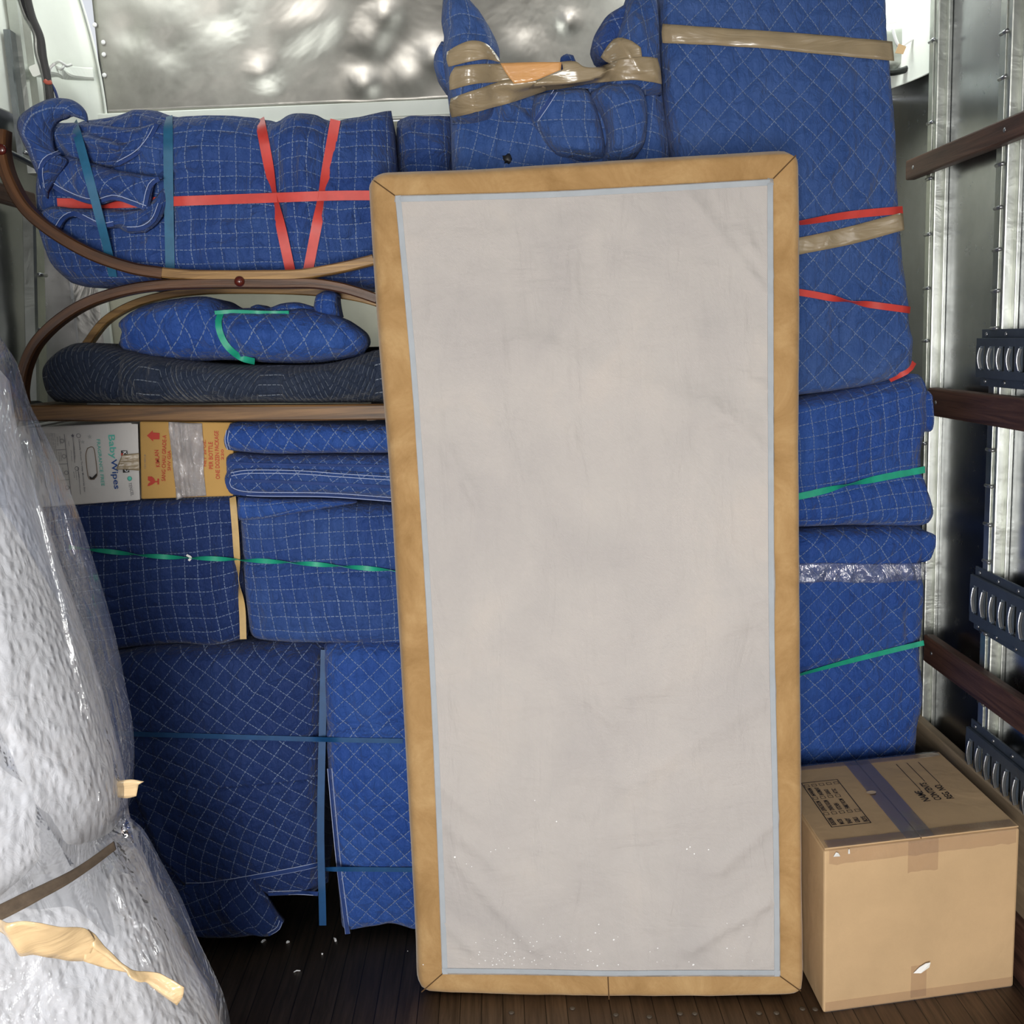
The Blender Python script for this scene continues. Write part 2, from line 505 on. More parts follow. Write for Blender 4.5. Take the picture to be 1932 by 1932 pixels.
M['tape_pale'] = tape_mat('pale_masking_tape', rgb(.60, .44, .25))
M['tape_dark'] = plain('cinch_band', rgb(.115, .085, .06), .5, nz=.3, sc=40)

def film(name, tint=(.85, .9, 1), haze=.12, gl=.16, sc=10, rough=.12, bd=0.03):
    m = N(name); t = m.t; ob = m.obj()
    f = m.noise(m.mp(ob, (1, 1, .45), (0, .35, 0)), sc, 5, .6, 1.5)
    bp = m.bump(f, bd, 1.0)
    tr = m.n('ShaderNodeBsdfTransparent', {'Color': rgb(*[x*.97 for x in tint])})
    df = m.n('ShaderNodeBsdfDiffuse', {'Color': rgb(.75, .8, .88)}); gs = m.n('ShaderNodeBsdfGlossy', {'Roughness': rough, 'Color': rgb(1, 1, 1)})
    t.links.new(bp, gs.inputs['Normal'])
    m1 = m.n('ShaderNodeMixShader', {0: haze, 1: tr.outputs[0], 2: df.outputs[0]})
    lw = m.n('ShaderNodeLayerWeight', {'Blend': .14}); t.links.new(bp, lw.inputs['Normal'])
    fac = m.math('ADD', m.math('MULTIPLY', lw.outputs['Fresnel'], .75), gl*.3, clamp=True)
    m2 = m.n('ShaderNodeMixShader', {0: fac, 1: m1.outputs[0], 2: gs.outputs[0]})
    t.links.new(m2.outputs[0], m.o.inputs[0]); return m.m
M['film'] = film('clear_plastic_film', (.93, .95, 1), .045, .30, 5, .09, .022)
M['wrap'] = film('clear_stretch_wrap', (.97, .97, 1), .05, .3, 11, .08, .03)
M['tape_clear'] = film('clear_tape', (.86, .86, 1), .06, .45, 6, .12, .002)
M['tape_front'] = film('thin_clear_tape', (.96, .93, .90), .04, .22, 9, .10, .006)

M['crinkle'] = film('crinkled_clear_tape', (.80, .74, .66), .22, .35, 34, .10, .02)

def wood(name, c1, c2, rough=.35, axis='x', sc=1.0, spec=.4, uv=False):
    m = N(name); ob = m.uv() if uv else m.obj()
    st = {'x': (1.2, 26, 26), 'y': (26, 1.2, 26), 'z': (26, 26, 1.2)}[axis]
    if uv: st = (1.5, 60, 1)
    v = m.mp(ob, tuple(a*sc for a in st))
    f = m.noise(v, 2.2, 6, .65, .6)
    c = m.ramp(f, [(.32, c1), (.52, rgb(*[(a+b)/2 for a, b in zip(c1[:3], c2[:3])])), (.68, c2)])
    m.P(Base_Color=c, Roughness=rough); m.set(m.b, 'Specular IOR Level', spec)
    m.bump(f, 0.0015, .6); return m.m
M['bentwood'] = wood('dark_bentwood', rgb(.026, .011, .005), rgb(.115, .050, .020), .38, spec=.3, uv=True)
M['bentwood_gold'] = wood('golden_bentwood', rgb(.085, .042, .014), rgb(.40, .235, .085), .4, 'x', spec=.3)
M['oakrail'] = wood('worn_oak_rail', rgb(.030, .013, .005), rgb(.235, .125, .048), .45, 'x', .8, spec=.3)
M['wallrail'] = wood('dark_wall_rail', rgb(.032, .014, .010), rgb(.115, .055, .036), .55, 'y')
M['kick'] = wood('kick_board', rgb(.20, .15, .095), rgb(.34, .26, .17), .6, 'y', .7)
M['button'] = plain('dark_red_button', rgb(.075, .012, .008), .18, spec=.6)

def floor_mat():
    m = N('plank_floor'); ob = m.obj()
    sp = m.n('ShaderNodeSeparateXYZ', {0: ob})
    X, Yy = sp.outputs[0], sp.outputs[1]
    t = m.math('DIVIDE', X, 0.055); fr = m.math('FRACT', t); idn = m.math('FLOOR', t)
    wn = m.n('ShaderNodeTexWhiteNoise', {'W': idn}, noise_dimensions='1D')
    gap = m.math('LESS_THAN', m.math('ABSOLUTE', m.math('SUBTRACT', fr, .5)), 0.478)
    g = m.noise(m.mp(ob, (28, 1.6, 1)), 2.5, 6, .65, .5)
    c = m.ramp(g, [(.3, rgb(.060, .042, .030)), (.7, rgb(.27, .19, .13))])
    c = m.mix(m.math('MULTIPLY', wn.outputs[0], .6), c, rgb(.12, .08, .055))
    c = m.mix(gap, rgb(.008, .006, .005), c)
    d = m.ramp(m.noise(ob, 90, 4, .7), [(.66, rgb(0, 0, 0)), (.72, rgb(1, 1, 1))])
    c = m.mix(m.math('MULTIPLY', d, .15), c, rgb(.4, .36, .3))
    m.P(Base_Color=c, Roughness=.55)
    m.bump(m.math('ADD', m.math('MULTIPLY', gap, .5), m.math('MULTIPLY', g, .3)), .004, .8)
    return m.m
M['floor'] = floor_mat()

def metal(name, col, rough=.3, dist=.02, sc=3.0, smudge=.25, st=1.0, mp=(1, 1, 1), metallic=1.0):
    m = N(name); ob = m.obj()
    big = m.noise(m.mp(ob, mp), sc, 4, .55, .6)
    spots = m.n('ShaderNodeTexVoronoi', {'Vector': ob, 'Scale': 5.5}).outputs['Distance']
    sp = m.math('POWER', m.math('SUBTRACT', 1.0, m.math('MULTIPLY', spots, 2.2, clamp=True), clamp=True), 2.0)
    h = m.math('ADD', big, m.math('MULTIPLY', sp, .18))
    m.bump(h, dist, st)
    f = m.noise(m.mp(ob, (2.5, 2.5, 2.5)), 2.2, 6, .65)
    c = m.mix(m.ramp(f, [(.35, rgb(0, 0, 0)), (.75, rgb(1, 1, 1))]), col, rgb(*[x*(1-smudge) for x in col[:3]]))
    r = m.math('ADD', rough, m.math('MULTIPLY', m.noise(ob, 14, 5, .7), .18))
    m.P(Base_Color=c, Metallic=metallic, Roughness=r); return m.m
M['front_metal'] = metal('dented_aluminium', rgb(.43, .415, .38), .34, .012, 2.2, .25)
M['side_metal'] = metal('side_wall_aluminium', rgb(.36, .37, .39), .16, .0018, 1.0, .25, mp=(1, 1, .3))
M['galv'] = metal('galvanised_post', rgb(.55, .57, .53), .34, .004, 9, .3)
M['galv_dark'] = metal('dull_steel', rgb(.25, .27, .28), .38, .004, 9, .3)
M['track'] = metal('blue_grey_track', rgb(.10, .125, .16), .42, .002, 12, .3, metallic=.6)
M['slotlip'] = metal('worn_slot_lip', rgb(.50, .52, .54), .3, .002, 12, .2)
M['cream'] = plain('cream_lining', rgb(.72, .70, .56), .5, nz=.12, sc=4)
M['white_panel'] = plain('white_fibreglass', rgb(.80, .83, .76), .38, nz=.05, sc=5)
M['dirtymetal'] = metal('scuffed_pale_metal', rgb(.66, .64, .60), .4, .02, 5, .6)
M['ceil'] = plain('roof_lining', rgb(.48, .49, .47), .6)
M['bolt'] = plain('bolt_steel', rgb(.40, .41, .42), .3, .9)
M['bolt_dull'] = plain('dull_bolt', rgb(.10, .08, .06), .5, .3)
M['cable'] = plain('black_loom', rgb(.02, .02, .022), .45)
M['cable_grey'] = plain('grey_conduit', rgb(.06, .06, .06), .5)
M['wire_red'] = plain('red_wire', rgb(.5, .12, .08), .5)
M['wire_white'] = plain('white_wire', rgb(.75, .75, .72), .5)
M['wire_blue'] = plain('blue_wire', rgb(.03, .05, .16), .5)
M['rubber'] = plain('black_rubber', rgb(.012, .016, .014), .35)
M['black'] = plain('black_print', rgb(.02, .018, .018), .6)
M['ink_red'] = plain('red_print', rgb(.42, .035, .018), .6)
M['ink_grey'] = plain('grey_print', rgb(.16, .16, .18), .6)
M['ink_teal'] = plain('teal_print', rgb(.10, .50, .40), .6)
M['ink_navy'] = plain('navy_print', rgb(.01, .06, .24), .6)
M['ink_star'] = plain('faint_print', rgb(.42, .42, .40), .6)
M['white'] = plain('white_print', rgb(.8, .8, .8), .6)

def card_mat(name, col, nz=.08):
    m = N(name); ob = m.obj()
    f = m.noise(ob, 5, 5, .6)
    fl = m.noise(m.mp(ob, (1, 1, 1)), 260, 2, .5)
    c = m.mix(m.ramp(f, [(.3, rgb(0, 0, 0)), (.75, rgb(1, 1, 1))]), rgb(*[x*(1-nz) for x in col[:3]]), rgb(*[x*(1+nz) for x in col[:3]]))
    c = m.mix(m.math('MULTIPLY', fl, .14), c, rgb(*[x*.6 for x in col[:3]]))
    m.P(Base_Color=c, Roughness=.72); m.set(m.b, 'Specular IOR Level', .25)
    m.bump(m.noise(m.mp(ob, (1, 1, 1)), 7, 4, .5, .4), .006, .7); return m.m
M['card'] = card_mat('brown_cardboard', rgb(.56, .385, .215))
M['card_ochre'] = card_mat('ochre_cardboard', rgb(.47, .28, .085))
M['card_white'] = card_mat('white_cardboard', rgb(.62, .60, .57), .03)
M['card_edge'] = plain('cut_card_edge', rgb(.20, .13, .07), .8)

def suede():
    m = N('tan_suede'); ob = m.obj()
    f = m.noise(ob, 7, 6, .7, .6); g = m.noise(ob, 110, 3, .6)
    c = m.ramp(f, [(.30, rgb(.30, .175, .068)), (.50, rgb(.40, .245, .105)), (.70, rgb(.50, .33, .155))])
    c = m.mix(m.math('MULTIPLY', g, .3), c, rgb(.28, .16, .06))
    h = m.noise(ob, 3, 2)
    m.P(Base_Color=c, Roughness=.85); m.set(m.b, 'Sheen Weight', .25); m.set(m.b, 'Specular IOR Level', .15)
    m.bump(m.math('ADD', m.math('MULTIPLY', g, .0009), m.math('MULTIPLY', f, .004)), 1.0, .8); return m.m
M['suede'] = suede()
def dust():
    m = N('grey_dust_cover'); ob = m.obj()
    sp = m.n('ShaderNodeSeparateXYZ', {0: ob})
    f = m.noise(m.mp(ob, (1.2, 1, 1)), 2.2, 5, .6, .4)
    c = m.ramp(f, [(.3, rgb(.40, .375, .365)), (.55, rgb(.455, .425, .405)), (.72, rgb(.50, .455, .42))])
    dia = m.math('ADD', sp.outputs[0], m.math('MULTIPLY', sp.outputs[2], .9))
    tw = m.math('SINE', m.math('MULTIPLY', dia, 1500))
    m.P(Base_Color=c, Roughness=.8); m.set(m.b, 'Specular IOR Level', .15)
    w = m.noise(m.mp(ob, (1, 1, 2.4), (0, .75, 0)), 3.6, 5, .55, .5)
    w2 = m.noise(m.mp(ob, (3.0, 1, .8), (0, .35, 0)), 4.2, 4, .5, .9)
    h = m.math('ADD', m.math('MULTIPLY', w, .018), m.math('ADD', m.math('MULTIPLY', w2, .016), m.math('MULTIPLY', tw, .00012)))
    m.bump(h, 1.0, .7); return m.m
M['dust'] = dust()
M['dust_hem'] = plain('grey_hem', rgb(.36, .39, .42), .8, nz=.06)
M['seam'] = plain('suede_seam', rgb(.09, .045, .015), .9)
M['speck'] = plain('white_speck', rgb(.85, .85, .85), .6)
def pad():
    m = N('white_padding'); ob = m.obj()
    v = m.n('ShaderNodeTexVoronoi', {'Vector': m.mp(ob, (1, 1, .55)), 'Scale': 80.0}, feature='SMOOTH_F1').outputs['Distance']
    w = m.noise(ob, 26, 4, .6, 1.0); b = m.noise(ob, 3.5, 3, .5)
    c = m.ramp(b, [(.3, rgb(.62, .605, .575)), (.7, rgb(.74, .735, .72))])
    m.P(Base_Color=c, Roughness=.5); m.set(m.b, 'Specular IOR Level', .4)
    h = m.math('ADD', m.math('MULTIPLY', v, -.0065), m.math('ADD', m.math('MULTIPLY', w, .004), m.math('MULTIPLY', b, .012)))
    m.bump(h, 1.0, .9); return m.m
M['pad'] = pad()

# ------------------------------------------------------------------ text
def text_mesh(s, bold=0.0):
    c = bpy.data.curves.new('t', 'FONT'); c.body = s; c.size = 1; c.resolution_u = 3; c.offset = bold
    o = bpy.data.objects.new('t', c); COL.objects.link(o)
    bpy.context.view_layer.update()
    me = bpy.data.meshes.new_from_object(o.evaluated_get(bpy.context.evaluated_depsgraph_get()))
    V = [tuple(v.co) for v in me.vertices]; Fc = [tuple(p.vertices) for p in me.polygons]
    bpy.data.objects.remove(o); bpy.data.curves.remove(c); bpy.data.meshes.remove(me)
    return V, Fc
def text_vf(s, O, U, Vv, w, h, bold=0.0):
    """the words fitted in a w by h box whose lower-left corner is O, reading along U, up along Vv"""
    V, Fc = text_mesh(s, bold)
    xs = [v[0] for v in V]; ys = [v[1] for v in V]
    x0, x1, y0, y1 = min(xs), max(xs), min(ys), max(ys)
    U = Vector(U).normalized(); Vv = Vector(Vv).normalized(); O = Vector(O)
    return [O+U*((v[0]-x0)/(x1-x0)*w)+Vv*((v[1]-y0)/(y1-y0)*h) for v in V], Fc
def quad_vf(O, U, Vv, w, h):
    U = Vector(U).normalized(); Vv = Vector(Vv).normalized(); O = Vector(O)
    return [O, O+U*w, O+U*w+Vv*h, O+Vv*h], [(0, 1, 2, 3)]
def frame_vf(O, U, Vv, w, h, t):
    U = Vector(U).normalized(); Vv = Vector(Vv).normalized(); O = Vector(O); V = []; Fc = []
    for q in (quad_vf(O, U, Vv, w, t), quad_vf(O+Vv*(h-t), U, Vv, w, t), quad_vf(O, U, Vv, t, h), quad_vf(O+U*(w-t), U, Vv, t, h)):
        b = len(V); V += q[0]; Fc += [[b+i for i in f] for f in q[1]]
    return V, Fc
def line_px_vf(pts, wd, tree, Y, off=.002):
    C = catmull(W3(pts, Y), 30); Q = [hit(tree, *proj(c), off, c[1]) for c in C]; V = []
    for k, q in enumerate(Q):
        t = (Q[min(k+1, 29)]-Q[max(k-1, 0)]).normalized(); s = t.cross(Vector((0, -1, 0))).normalized()*wd/2
        V += [q-s, q+s]
    return V, [(2*k, 2*k+1, 2*k+3, 2*k+2) for k in range(29)]

exec_part = None
# ================================================================== THE TRUCK
XR, XL, YF, ZC, YB = 1.36, -1.42, 3.62, 3.12, -1.3
def plane_grid(name, O, U, V, nu, nv, mat, amp=0.0, sc=3.0, nrm=None, seed=0, thick=.02):
    O, U, V = Vector(O), Vector(U), Vector(V); nrm = Vector(nrm) if nrm else U.cross(V).normalized()
    vs = []; fs = []
    for j in range(nv+1):
        for i in range(nu+1):
            p = O+U*(i/nu)+V*(j/nv)
            d = 0
            if amp:
                q = p*sc; d = amp*(noise.noise(q+Vector((seed, 0, 0)))+.5*noise.noise(q*2.2))
                c = noise.cell(Vector((math.floor(p.x*4), math.floor(p.y*4), math.floor(p.z*5)+seed)))
            vs.append(p+nrm*d)
    n = len(vs)
    vs += [p-nrm*thick for p in vs]
    for j in range(nv):
        for i in range(nu):
            a = j*(nu+1)+i; fs.append((a, a+1, a+nu+2, a+nu+1)); fs.append((n+a, n+a+nu+1, n+a+nu+2, n+a+1))
    rim = [i for i in range(nu+1)] + [j*(nu+1)+nu for j in range(1, nv+1)] + [nv*(nu+1)+i for i in range(nu-1, -1, -1)] + [j*(nu+1) for j in range(nv-1, 0, -1)]
    for a, b in zip(rim, rim[1:]+rim[:1]): fs.append((a, n+a, n+b, b))
    return mk(name, vs, fs, mat, smooth=True)

struct(plane_grid('floor', (XL-.05, YB, 0), (XR-XL+.1, 0, 0), (0, YF-YB+.05, 0), 1, 1, M['floor'], thick=.05))
struct(plane_grid('ceiling', (XL-.05, YF+.02, ZC), (XR-XL+.1, 0, 0), (0, YB-YF-.02, 0), 1, 1, M['ceil'], thick=.03))
struct(plane_grid('wall_right', (XR, YF, 0), (0, YB-YF, 0), (0, 0, ZC), 60, 30, M['side_metal'], .0015, 1.2, (-1, 0, 0)))
struct(plane_grid('wall_left', (XL, YB, 0), (0, YF-YB, 0), (0, 0, ZC), 90, 40, M['side_metal'], .012, 2.6, (1, 0, 0), 4))
ZP = P(400, 208, YF).z
wf = plane_grid('wall_front', (XL, YF+.0, 0), (XR-XL, 0, 0), (0, 0, ZP-.06), 1, 1, M['cream'], thick=.02, nrm=(0, -1, 0)); struct(wf)
# dented metal panel over the lining, above the strip
pxl = P(188, 120, YF-.01).x
tp = plane_grid('trim_1', (pxl, YF-.02, ZP), (XR-pxl, 0, 0), (0, 0, ZC-ZP), 150, 50, M['front_metal'], .003, 3.0, (0, -1, 0), 3, thick=.012)
# pressed dents
me = tp.data
dents = [(P(x, y, YF), r, a) for x, y, r, a in
         [(500, 140, .05, .018), (700, 75, .06, .02), (820, 110, .05, .02), (690, 160, .05, .02), (560, 60, .08, .015), (320, 90, .06, .012),
          (610, 40, .07, .016), (730, 30, .05, .018), (770, 150, .06, .016), (1070, 45, .03, .012), (980, 100, .06, .01), (420, 30, .07, .012), (250, 60, .05, .01)]]
for v in me.vertices:
    for d, r, a in dents:
        q = ((v.co.x-d.x)**2+(v.co.z-d.z)**2)/(r*r)
        if q < 6: v.co.y += a*math.exp(-q)
struct(tp)
struct(box('trim_2', ((XL+XR)/2, YF-.02, ZP-.03), (XR-XL, .03, .055), M['white_panel'], bev=.004))
struct(box('trim_3', ((XL+XR)/2, YF-.04, ZP-.058), (XR-XL, .012, .01), M['galv'], bev=.002))
rv = [dome_vf(P(x, y, YF-.022), .008, .006, (0, -1, 0), 10, 3) for x, y in ((179, 47), (197, 142), (195, 80), (196, 103))]
for q in rv: mk('rivet', q[0], q[1], M['white'], tp)
rv = [dome_vf(P(x, y, YF-.032), .007, .004, (0, -1, 0), 8, 3) for x, y in ((491, 206), (540, 204), (330, 214), (680, 198))]
# pale scuffed panel and white strip behind the bench, lower left
xs = P(198, 590, YF).x
struct(box('trim_4', ((XL+xs)/2, YF-.022, 1.35), (xs-XL, .012, 1.5), M['dirtymetal']))
struct(box('trim_5', (xs+.012, YF-.03, 1.3), (.028, .02, 1.6), M['white_panel'], bev=.003))

# rounded fibreglass corners of the nose, curved in towards the roof
def corner(name, sx, x0, xend, y0, mat, cu=.9):
    V = []; UVn = 18; Hn = 24; z0 = ZP-.07; z1 = ZC
    for j in range(Hn+1):
        z = z0+(z1-z0)*j/Hn; q = max(0, (z-z0)/(z1-z0))
        lean = 0.13*q**2.2
        for i in range(UVn+1):
            a = (math.pi/2)*i/UVn
            rx = (xend-x0) ; ry = (YF-.03-y0)
            x = x0+rx*(1-math.cos(a)) - lean*sx*1.0*(i/UVn)*(-1)
            y = y0+ry*math.sin(a)
            V.append((x, y, z))
    n = len(V); V += [(x-sx*.008, y+.008, z) for x, y, z in V]
    Fc = []
    for j in range(Hn):
        for i in range(UVn):
            a = j*(UVn+1)+i; Fc += [(a, a+1, a+UVn+2, a+UVn+1), (n+a, n+a+UVn+1, n+a+UVn+2, n+a+1)]
    for j in range(Hn):
        for i in (0, UVn):
            a = j*(UVn+1)+i; Fc.append((a, a+UVn+1, n+a+UVn+1, n+a))
    return struct(mk(name, V, Fc, mat))
corner('trim_6', -1, XL+.01, P(190, 150, YF-.03).x, 3.05, M['white_panel'])
corner('trim_7', 1, XR-.01, XR-.28, 3.12, M['white_panel'])
# ledge moulded in the left corner, lamp bracket on it
lv = bar('trim_8', None, M['white_panel'], [(68, 132, 3.2), (110, 136, 3.4), (150, 139, 3.48), (176, 140, 3.5)], .035, .03, 24, label=None); struct(lv)
lb = thing('lamp_bracket', 'small white wire clip bracket on the white rounded nose corner', 'bracket', P(115, 122, 3.36))
for pp in ([(100, 122, 3.36), (112, 116, 3.34), (124, 124, 3.35), (134, 122, 3.38)], [(104, 126, 3.36), (116, 130, 3.34), (122, 120, 3.35)]):
    C = catmull(W3(pp, 3.3), 16); V, Fc = tube_vf(C, .0045); mk('clip', V, Fc, M['wire_white'], lb)

# posts on the side walls
def post(n, y, x, sx, w=.055, dp=.035, z0=0, z1=ZC, mat='galv', split=True):
    """hat section: two flanges with a raised channel and a groove"""
    parts = [box_vf((x-sx*dp/2, y, (z0+z1)/2), (dp, w, z1-z0), 0, .004)]
    parts.append(box_vf((x-sx*.006, y-w*.62, (z0+z1)/2), (.012, w*.35, z1-z0), 0, .002))
    parts.append(box_vf((x-sx*.006, y+w*.8, (z0+z1)/2), (.012, w*.7, z1-z0), 0, .002))
    parts.append(box_vf((x-sx*(dp+.002), y-w*.12, (z0+z1)/2), (.004, .006, z1-z0), 0, .001))
    o = joined(f'trim_{n}', parts, M[mat]); struct(o); return o
yp1 = PX(1757, 600, XR-.035).y+.03; yp2 = PX(1886, 600, XR-.035).y+.02; sp = yp1-yp2
p1 = post(10, yp1, XR, 1, .062); p2 = post(11, yp2, XR, 1, .062)
for k in range(2, 8): post(10+k, yp1-sp*k, XR, 1, .062)
def pins(par, y, x, pys, px, sx=1):
    for py in pys:
        z = PX(px, py, x).z
        V, Fc = tube_vf([Vector((x-sx*.001, y-.016, z)), Vector((x-sx*.001, y+.020, z))], .005)
        mk('pin', V, Fc, M['bolt'], par)
pins(p1, yp1-.01, XR-.042, (78, 231, 336, 441, 543, 643, 760, 840, 960), 1757)
pins(p2, yp2-.01, XR-.042, (58, 143, 306, 388, 468, 547, 619, 856, 927, 1003, 1077, 1220, 1362), 1900)
# left wall posts, leaning with the dented wall
lp = []
for n, (xa, ya, xb, yb, w) in enumerate(((30, -10, 72, 330, .075), (62, 395, 70, 760, .07))):
    A = PX(xa, ya, XL+.05); B = PX(xb, yb, XL+.05)
    o = bar(f'trim_{20+n}', None, M['galv'], [tuple(A), tuple(B)], w, .04, 8, up=Vector((1, 0, 0)), world=True, smooth=False); struct(o); lp.append(o)
A = PX(18, 60, XL+.04); B = PX(45, 300, XL+.04)
struct(bar('trim_22', None, M['galv_dark'], [tuple(A), tuple(B)], .05, .02, 8, up=Vector((1, 0, 0)), world=True, smooth=False))
for k in range(1, 5): 
    struct(box(f'trim_{23+k}', (XL+.02, 3.15-.55*k, ZC/2), (.04, .06, ZC), M['galv_dark'], bev=.004))
for (x, y) in ((79, 238), (72, 414), (82, 519), (83, 622), (55, 291)):
    q = PX(x, y, XL+.08); V, Fc = tube_vf([q-Vector((0, .03, 0)), q+Vector((0, .02, 0))], .0055); mk('pin', V, Fc, M['bolt'], lp[0 if y < 330 else 1])

# wooden rails on the walls
def rail(nm, label, A, B, h, x, sx, grp, y_near=.3, th=.032):
    z = (A.z+B.z)/2
    t = thing(nm, label, 'wall rail', (x, A.y, z), grp)
    box('board', (x, (A.y+y_near)/2, z), (th, A.y-y_near, h), M['wallrail'], t, bev=.005)
    return t
G1 = 'wooden rails along the side walls'
def rz(px, ya, yb, x):
    a = PX(px, ya, x); b = PX(px, yb, x); return a, b, abs(a.z-b.z)
xr = XR-.055
for (px, ya, yb, lab) in ((1718, 303, 340, 'dark brown wooden rail slanting up the wall beside the tall taped bundle'),
                     (1760, 731, 783, 'scuffed dark brown wooden rail just below the top slotted track on the right wall'),
                     (1752, 1196, 1247, 'dark brown wooden rail crossing below the middle slotted track on the right wall')):
    a, b, h = rz(px, ya, yb, xr)
    t = rail('wall_rail', lab, a, b, h, xr, 1, G1)
    for yy in (a.y-.06, a.y-.62):
        V, Fc = dome_vf((xr-.016, yy, (a.z+b.z)/2), .006, .003, (-1, 0, 0), 10, 3); mk('screw', V, Fc, M['bolt'], t)
a, b, h = rz(60, 366, 398, XL+.06)
a.y = 3.2
t = rail('wall_rail', 'short end of a brown wooden rail behind the curved wooden arm, left wall', a, b, h, XL+.06, -1, G1)
# a steel bar behind the upper-left bundle
q0 = PX(10, 286, XL+.09)
sb = thing('load_bar', 'thin dark steel bar running from the curved bench arm into the upper left bundle', 'bar', q0)
C = catmull(W3([(5, 283, 2.72), (30, 294, 2.8), (75, 318, 2.95)], 2.8), 10); V, Fc = tube_vf(C, .008); mk('rod', V, Fc, M['galv_dark'], sb)

# slotted cargo tracks
def track(label, pxa, ya, yb):
    x = XR-.05; a = PX(pxa, ya, x); b = PX(pxa, yb, x); zt, zb = a.z, b.z; h = zt-zb; z = (zt+zb)/2; y1 = a.y; y0 = .5
    t = thing('cargo_track', label, 'cargo track', (x, y1, z), 'slotted cargo tracks on the right wall')
    pitch = .052; n = int((y1-y0)/pitch)
    parts = []
    hs = h*.60                                   # slot height
    for sz in (1, -1):
        parts.append(box_vf((x, (y0+y1)/2, z+sz*(h/2-(h-hs)/4)), (.010, y1-y0, (h-hs)/2), 0, .001))
        parts.append(box_vf((x+.012, (y0+y1)/2, z+sz*(h/2+.008)), (.006, y1-y0, .030), 0, .001))
    for k in range(n+1):
        parts.append(box_vf((x, y1-.011-k*pitch, z), (.010, .026, hs*1.02), 0, .001))
    joined('slotted_plate', parts, M['track'], t)
    lips = []
    for k in range(min(n, 22)):
        yy = y1-.011-(k+.5)*pitch
        V, Fc = bar_vf([Vector((x-.005-.005*math.sin(math.pi*q/8), yy+.011, z+hs*.42*(q/4-1))) for q in range(9)], .006, .010, Vector((1, 0, 0)))
        mk('slot_lip', V, Fc, M['slotlip'], t, smooth=False)
    joined('backing', [box_vf((x+.02, (y0+y1)/2, z), (.004, y1-y0, hs), 0, 0)], M['rubber'], t)
    for k in range(9):
        for sz in (1, -1):
            V, Fc = dome_vf((x+.008, y1-.03-k*.105, z+sz*(h/2+.010)), .006, .004, (-1, 0, 0), 8, 3); mk('rivet', V, Fc, M['bolt'], t)
track('blue-grey slotted cargo track above the scuffed wooden rail, highest on the right wall', 1846, 638, 712)
track('blue-grey slotted cargo track between the two lower wooden rails on the right wall', 1834, 1083, 1172)
track('blue-grey slotted cargo track nearest the floor, just above the plywood kick board', 1826, 1370, 1458)

# kick board
kz = PX(1747, 1372, XR-.06).z
struct(box('trim_30', (XR-.045, (YF+YB)/2, kz/2+.08), (.03, YF-YB, kz-.16), M['kick'], bev=.004))
struct(box('trim_31', (XR-.055, (YF+YB)/2, .08), (.05, YF-YB, .16), M['wallrail'], bev=.004))

# wiring in the left nose corner
w = thing('wiring_loom', 'black wiring loom with grey conduit hanging down the nose corner above the left bundle', 'wiring', P(95, 190, 3.1))
for nm, pts, r, mt in (('loom', [(38, -20), (50, 20), (72, 62), (80, 110), (88, 160), (93, 215)], .009, 'cable'),
                       ('conduit', [(48, -20), (60, 30), (76, 70), (82, 110), (90, 150), (100, 215)], .011, 'cable_grey'),
                       ('pipe', [(32, -20), (48, 30), (66, 62), (70, 100), (84, 150), (91, 215)], .008, 'galv'),
                       ('wire', [(92, 152), (98, 170), (102, 200)], .004, 'wire_red'), ('wire', [(92, 152), (94, 130), (103, 120)], .004, 'wire_white'),
                       ('wire', [(94, 154), (104, 172), (112, 200)], .004, 'wire_blue')):
    C = catmull(W3(pts, 3.08), 40)
    if nm == 'conduit':
        V = []; Fc = []
        V, Fc = tube_vf(catmull(W3(pts, 3.07), 160), r, 10)
        for k in range(160):
            if k % 2:
                c = sum((V[10*k+i] for i in range(10)), Vector())/10
                for i in range(10): V[10*k+i] = c+(V[10*k+i]-c)*.82
    else: V, Fc = tube_vf(C, r)
    mk(nm, V, Fc, M[mt], w)
V, Fc = tube_vf(catmull(W3([(84, 152), (90, 156), (97, 155)], 3.05), 8), .006); mk('cable_tie', V, Fc, M['wire_red'], w)

# things in the bright upper right corner
t = thing('hanging_tag', 'small cardboard tag tied with white string in the bright gap right of the tall bundle', 'tag', P(1700, 90, 3.3))
V, Fc = tube_vf(catmull(W3([(1684, 52), (1690, 75), (1698, 88), (1712, 80), (1733, 66)], 3.3), 24), .005, 6); mk('string', V, Fc, M['white'], t)
tg = W3([(1696, 82), (1710, 88), (1704, 102), (1689, 100)], 3.29)
mk('paper_tag', [Vector(p) for p in tg]+[Vector(p)+Vector((0, .002, 0)) for p in tg], [(3, 2, 1, 0), (4, 5, 6, 7), (0, 1, 5, 4), (1, 2, 6, 5), (2, 3, 7, 6), (3, 0, 4, 7)], M['card'], t, smooth=False)
t = thing('light_housing', 'grey lamp housing with a black rubber rim, behind the hanging tag', 'lamp', P(1710, 110, 3.4))
bundle('housing', t, M['galv'], [(1650, 45), (1690, 38), (1733, 36)], [(1733, 36), (1735, 80), (1733, 118)], [(1650, 136), (1690, 136), (1733, 118)], [(1650, 45), (1650, 90), (1650, 136)], 3.36, .05, .02, 0.01, .0, cell=.02, quilt=0, fine=0, uvw=0)
V, Fc = tube_vf(catmull(W3([(1640, 138), (1690, 136), (1715, 128), (1735, 114)], 3.33), 20), .010); mk('rubber_rim', V, Fc, M['rubber'], t)

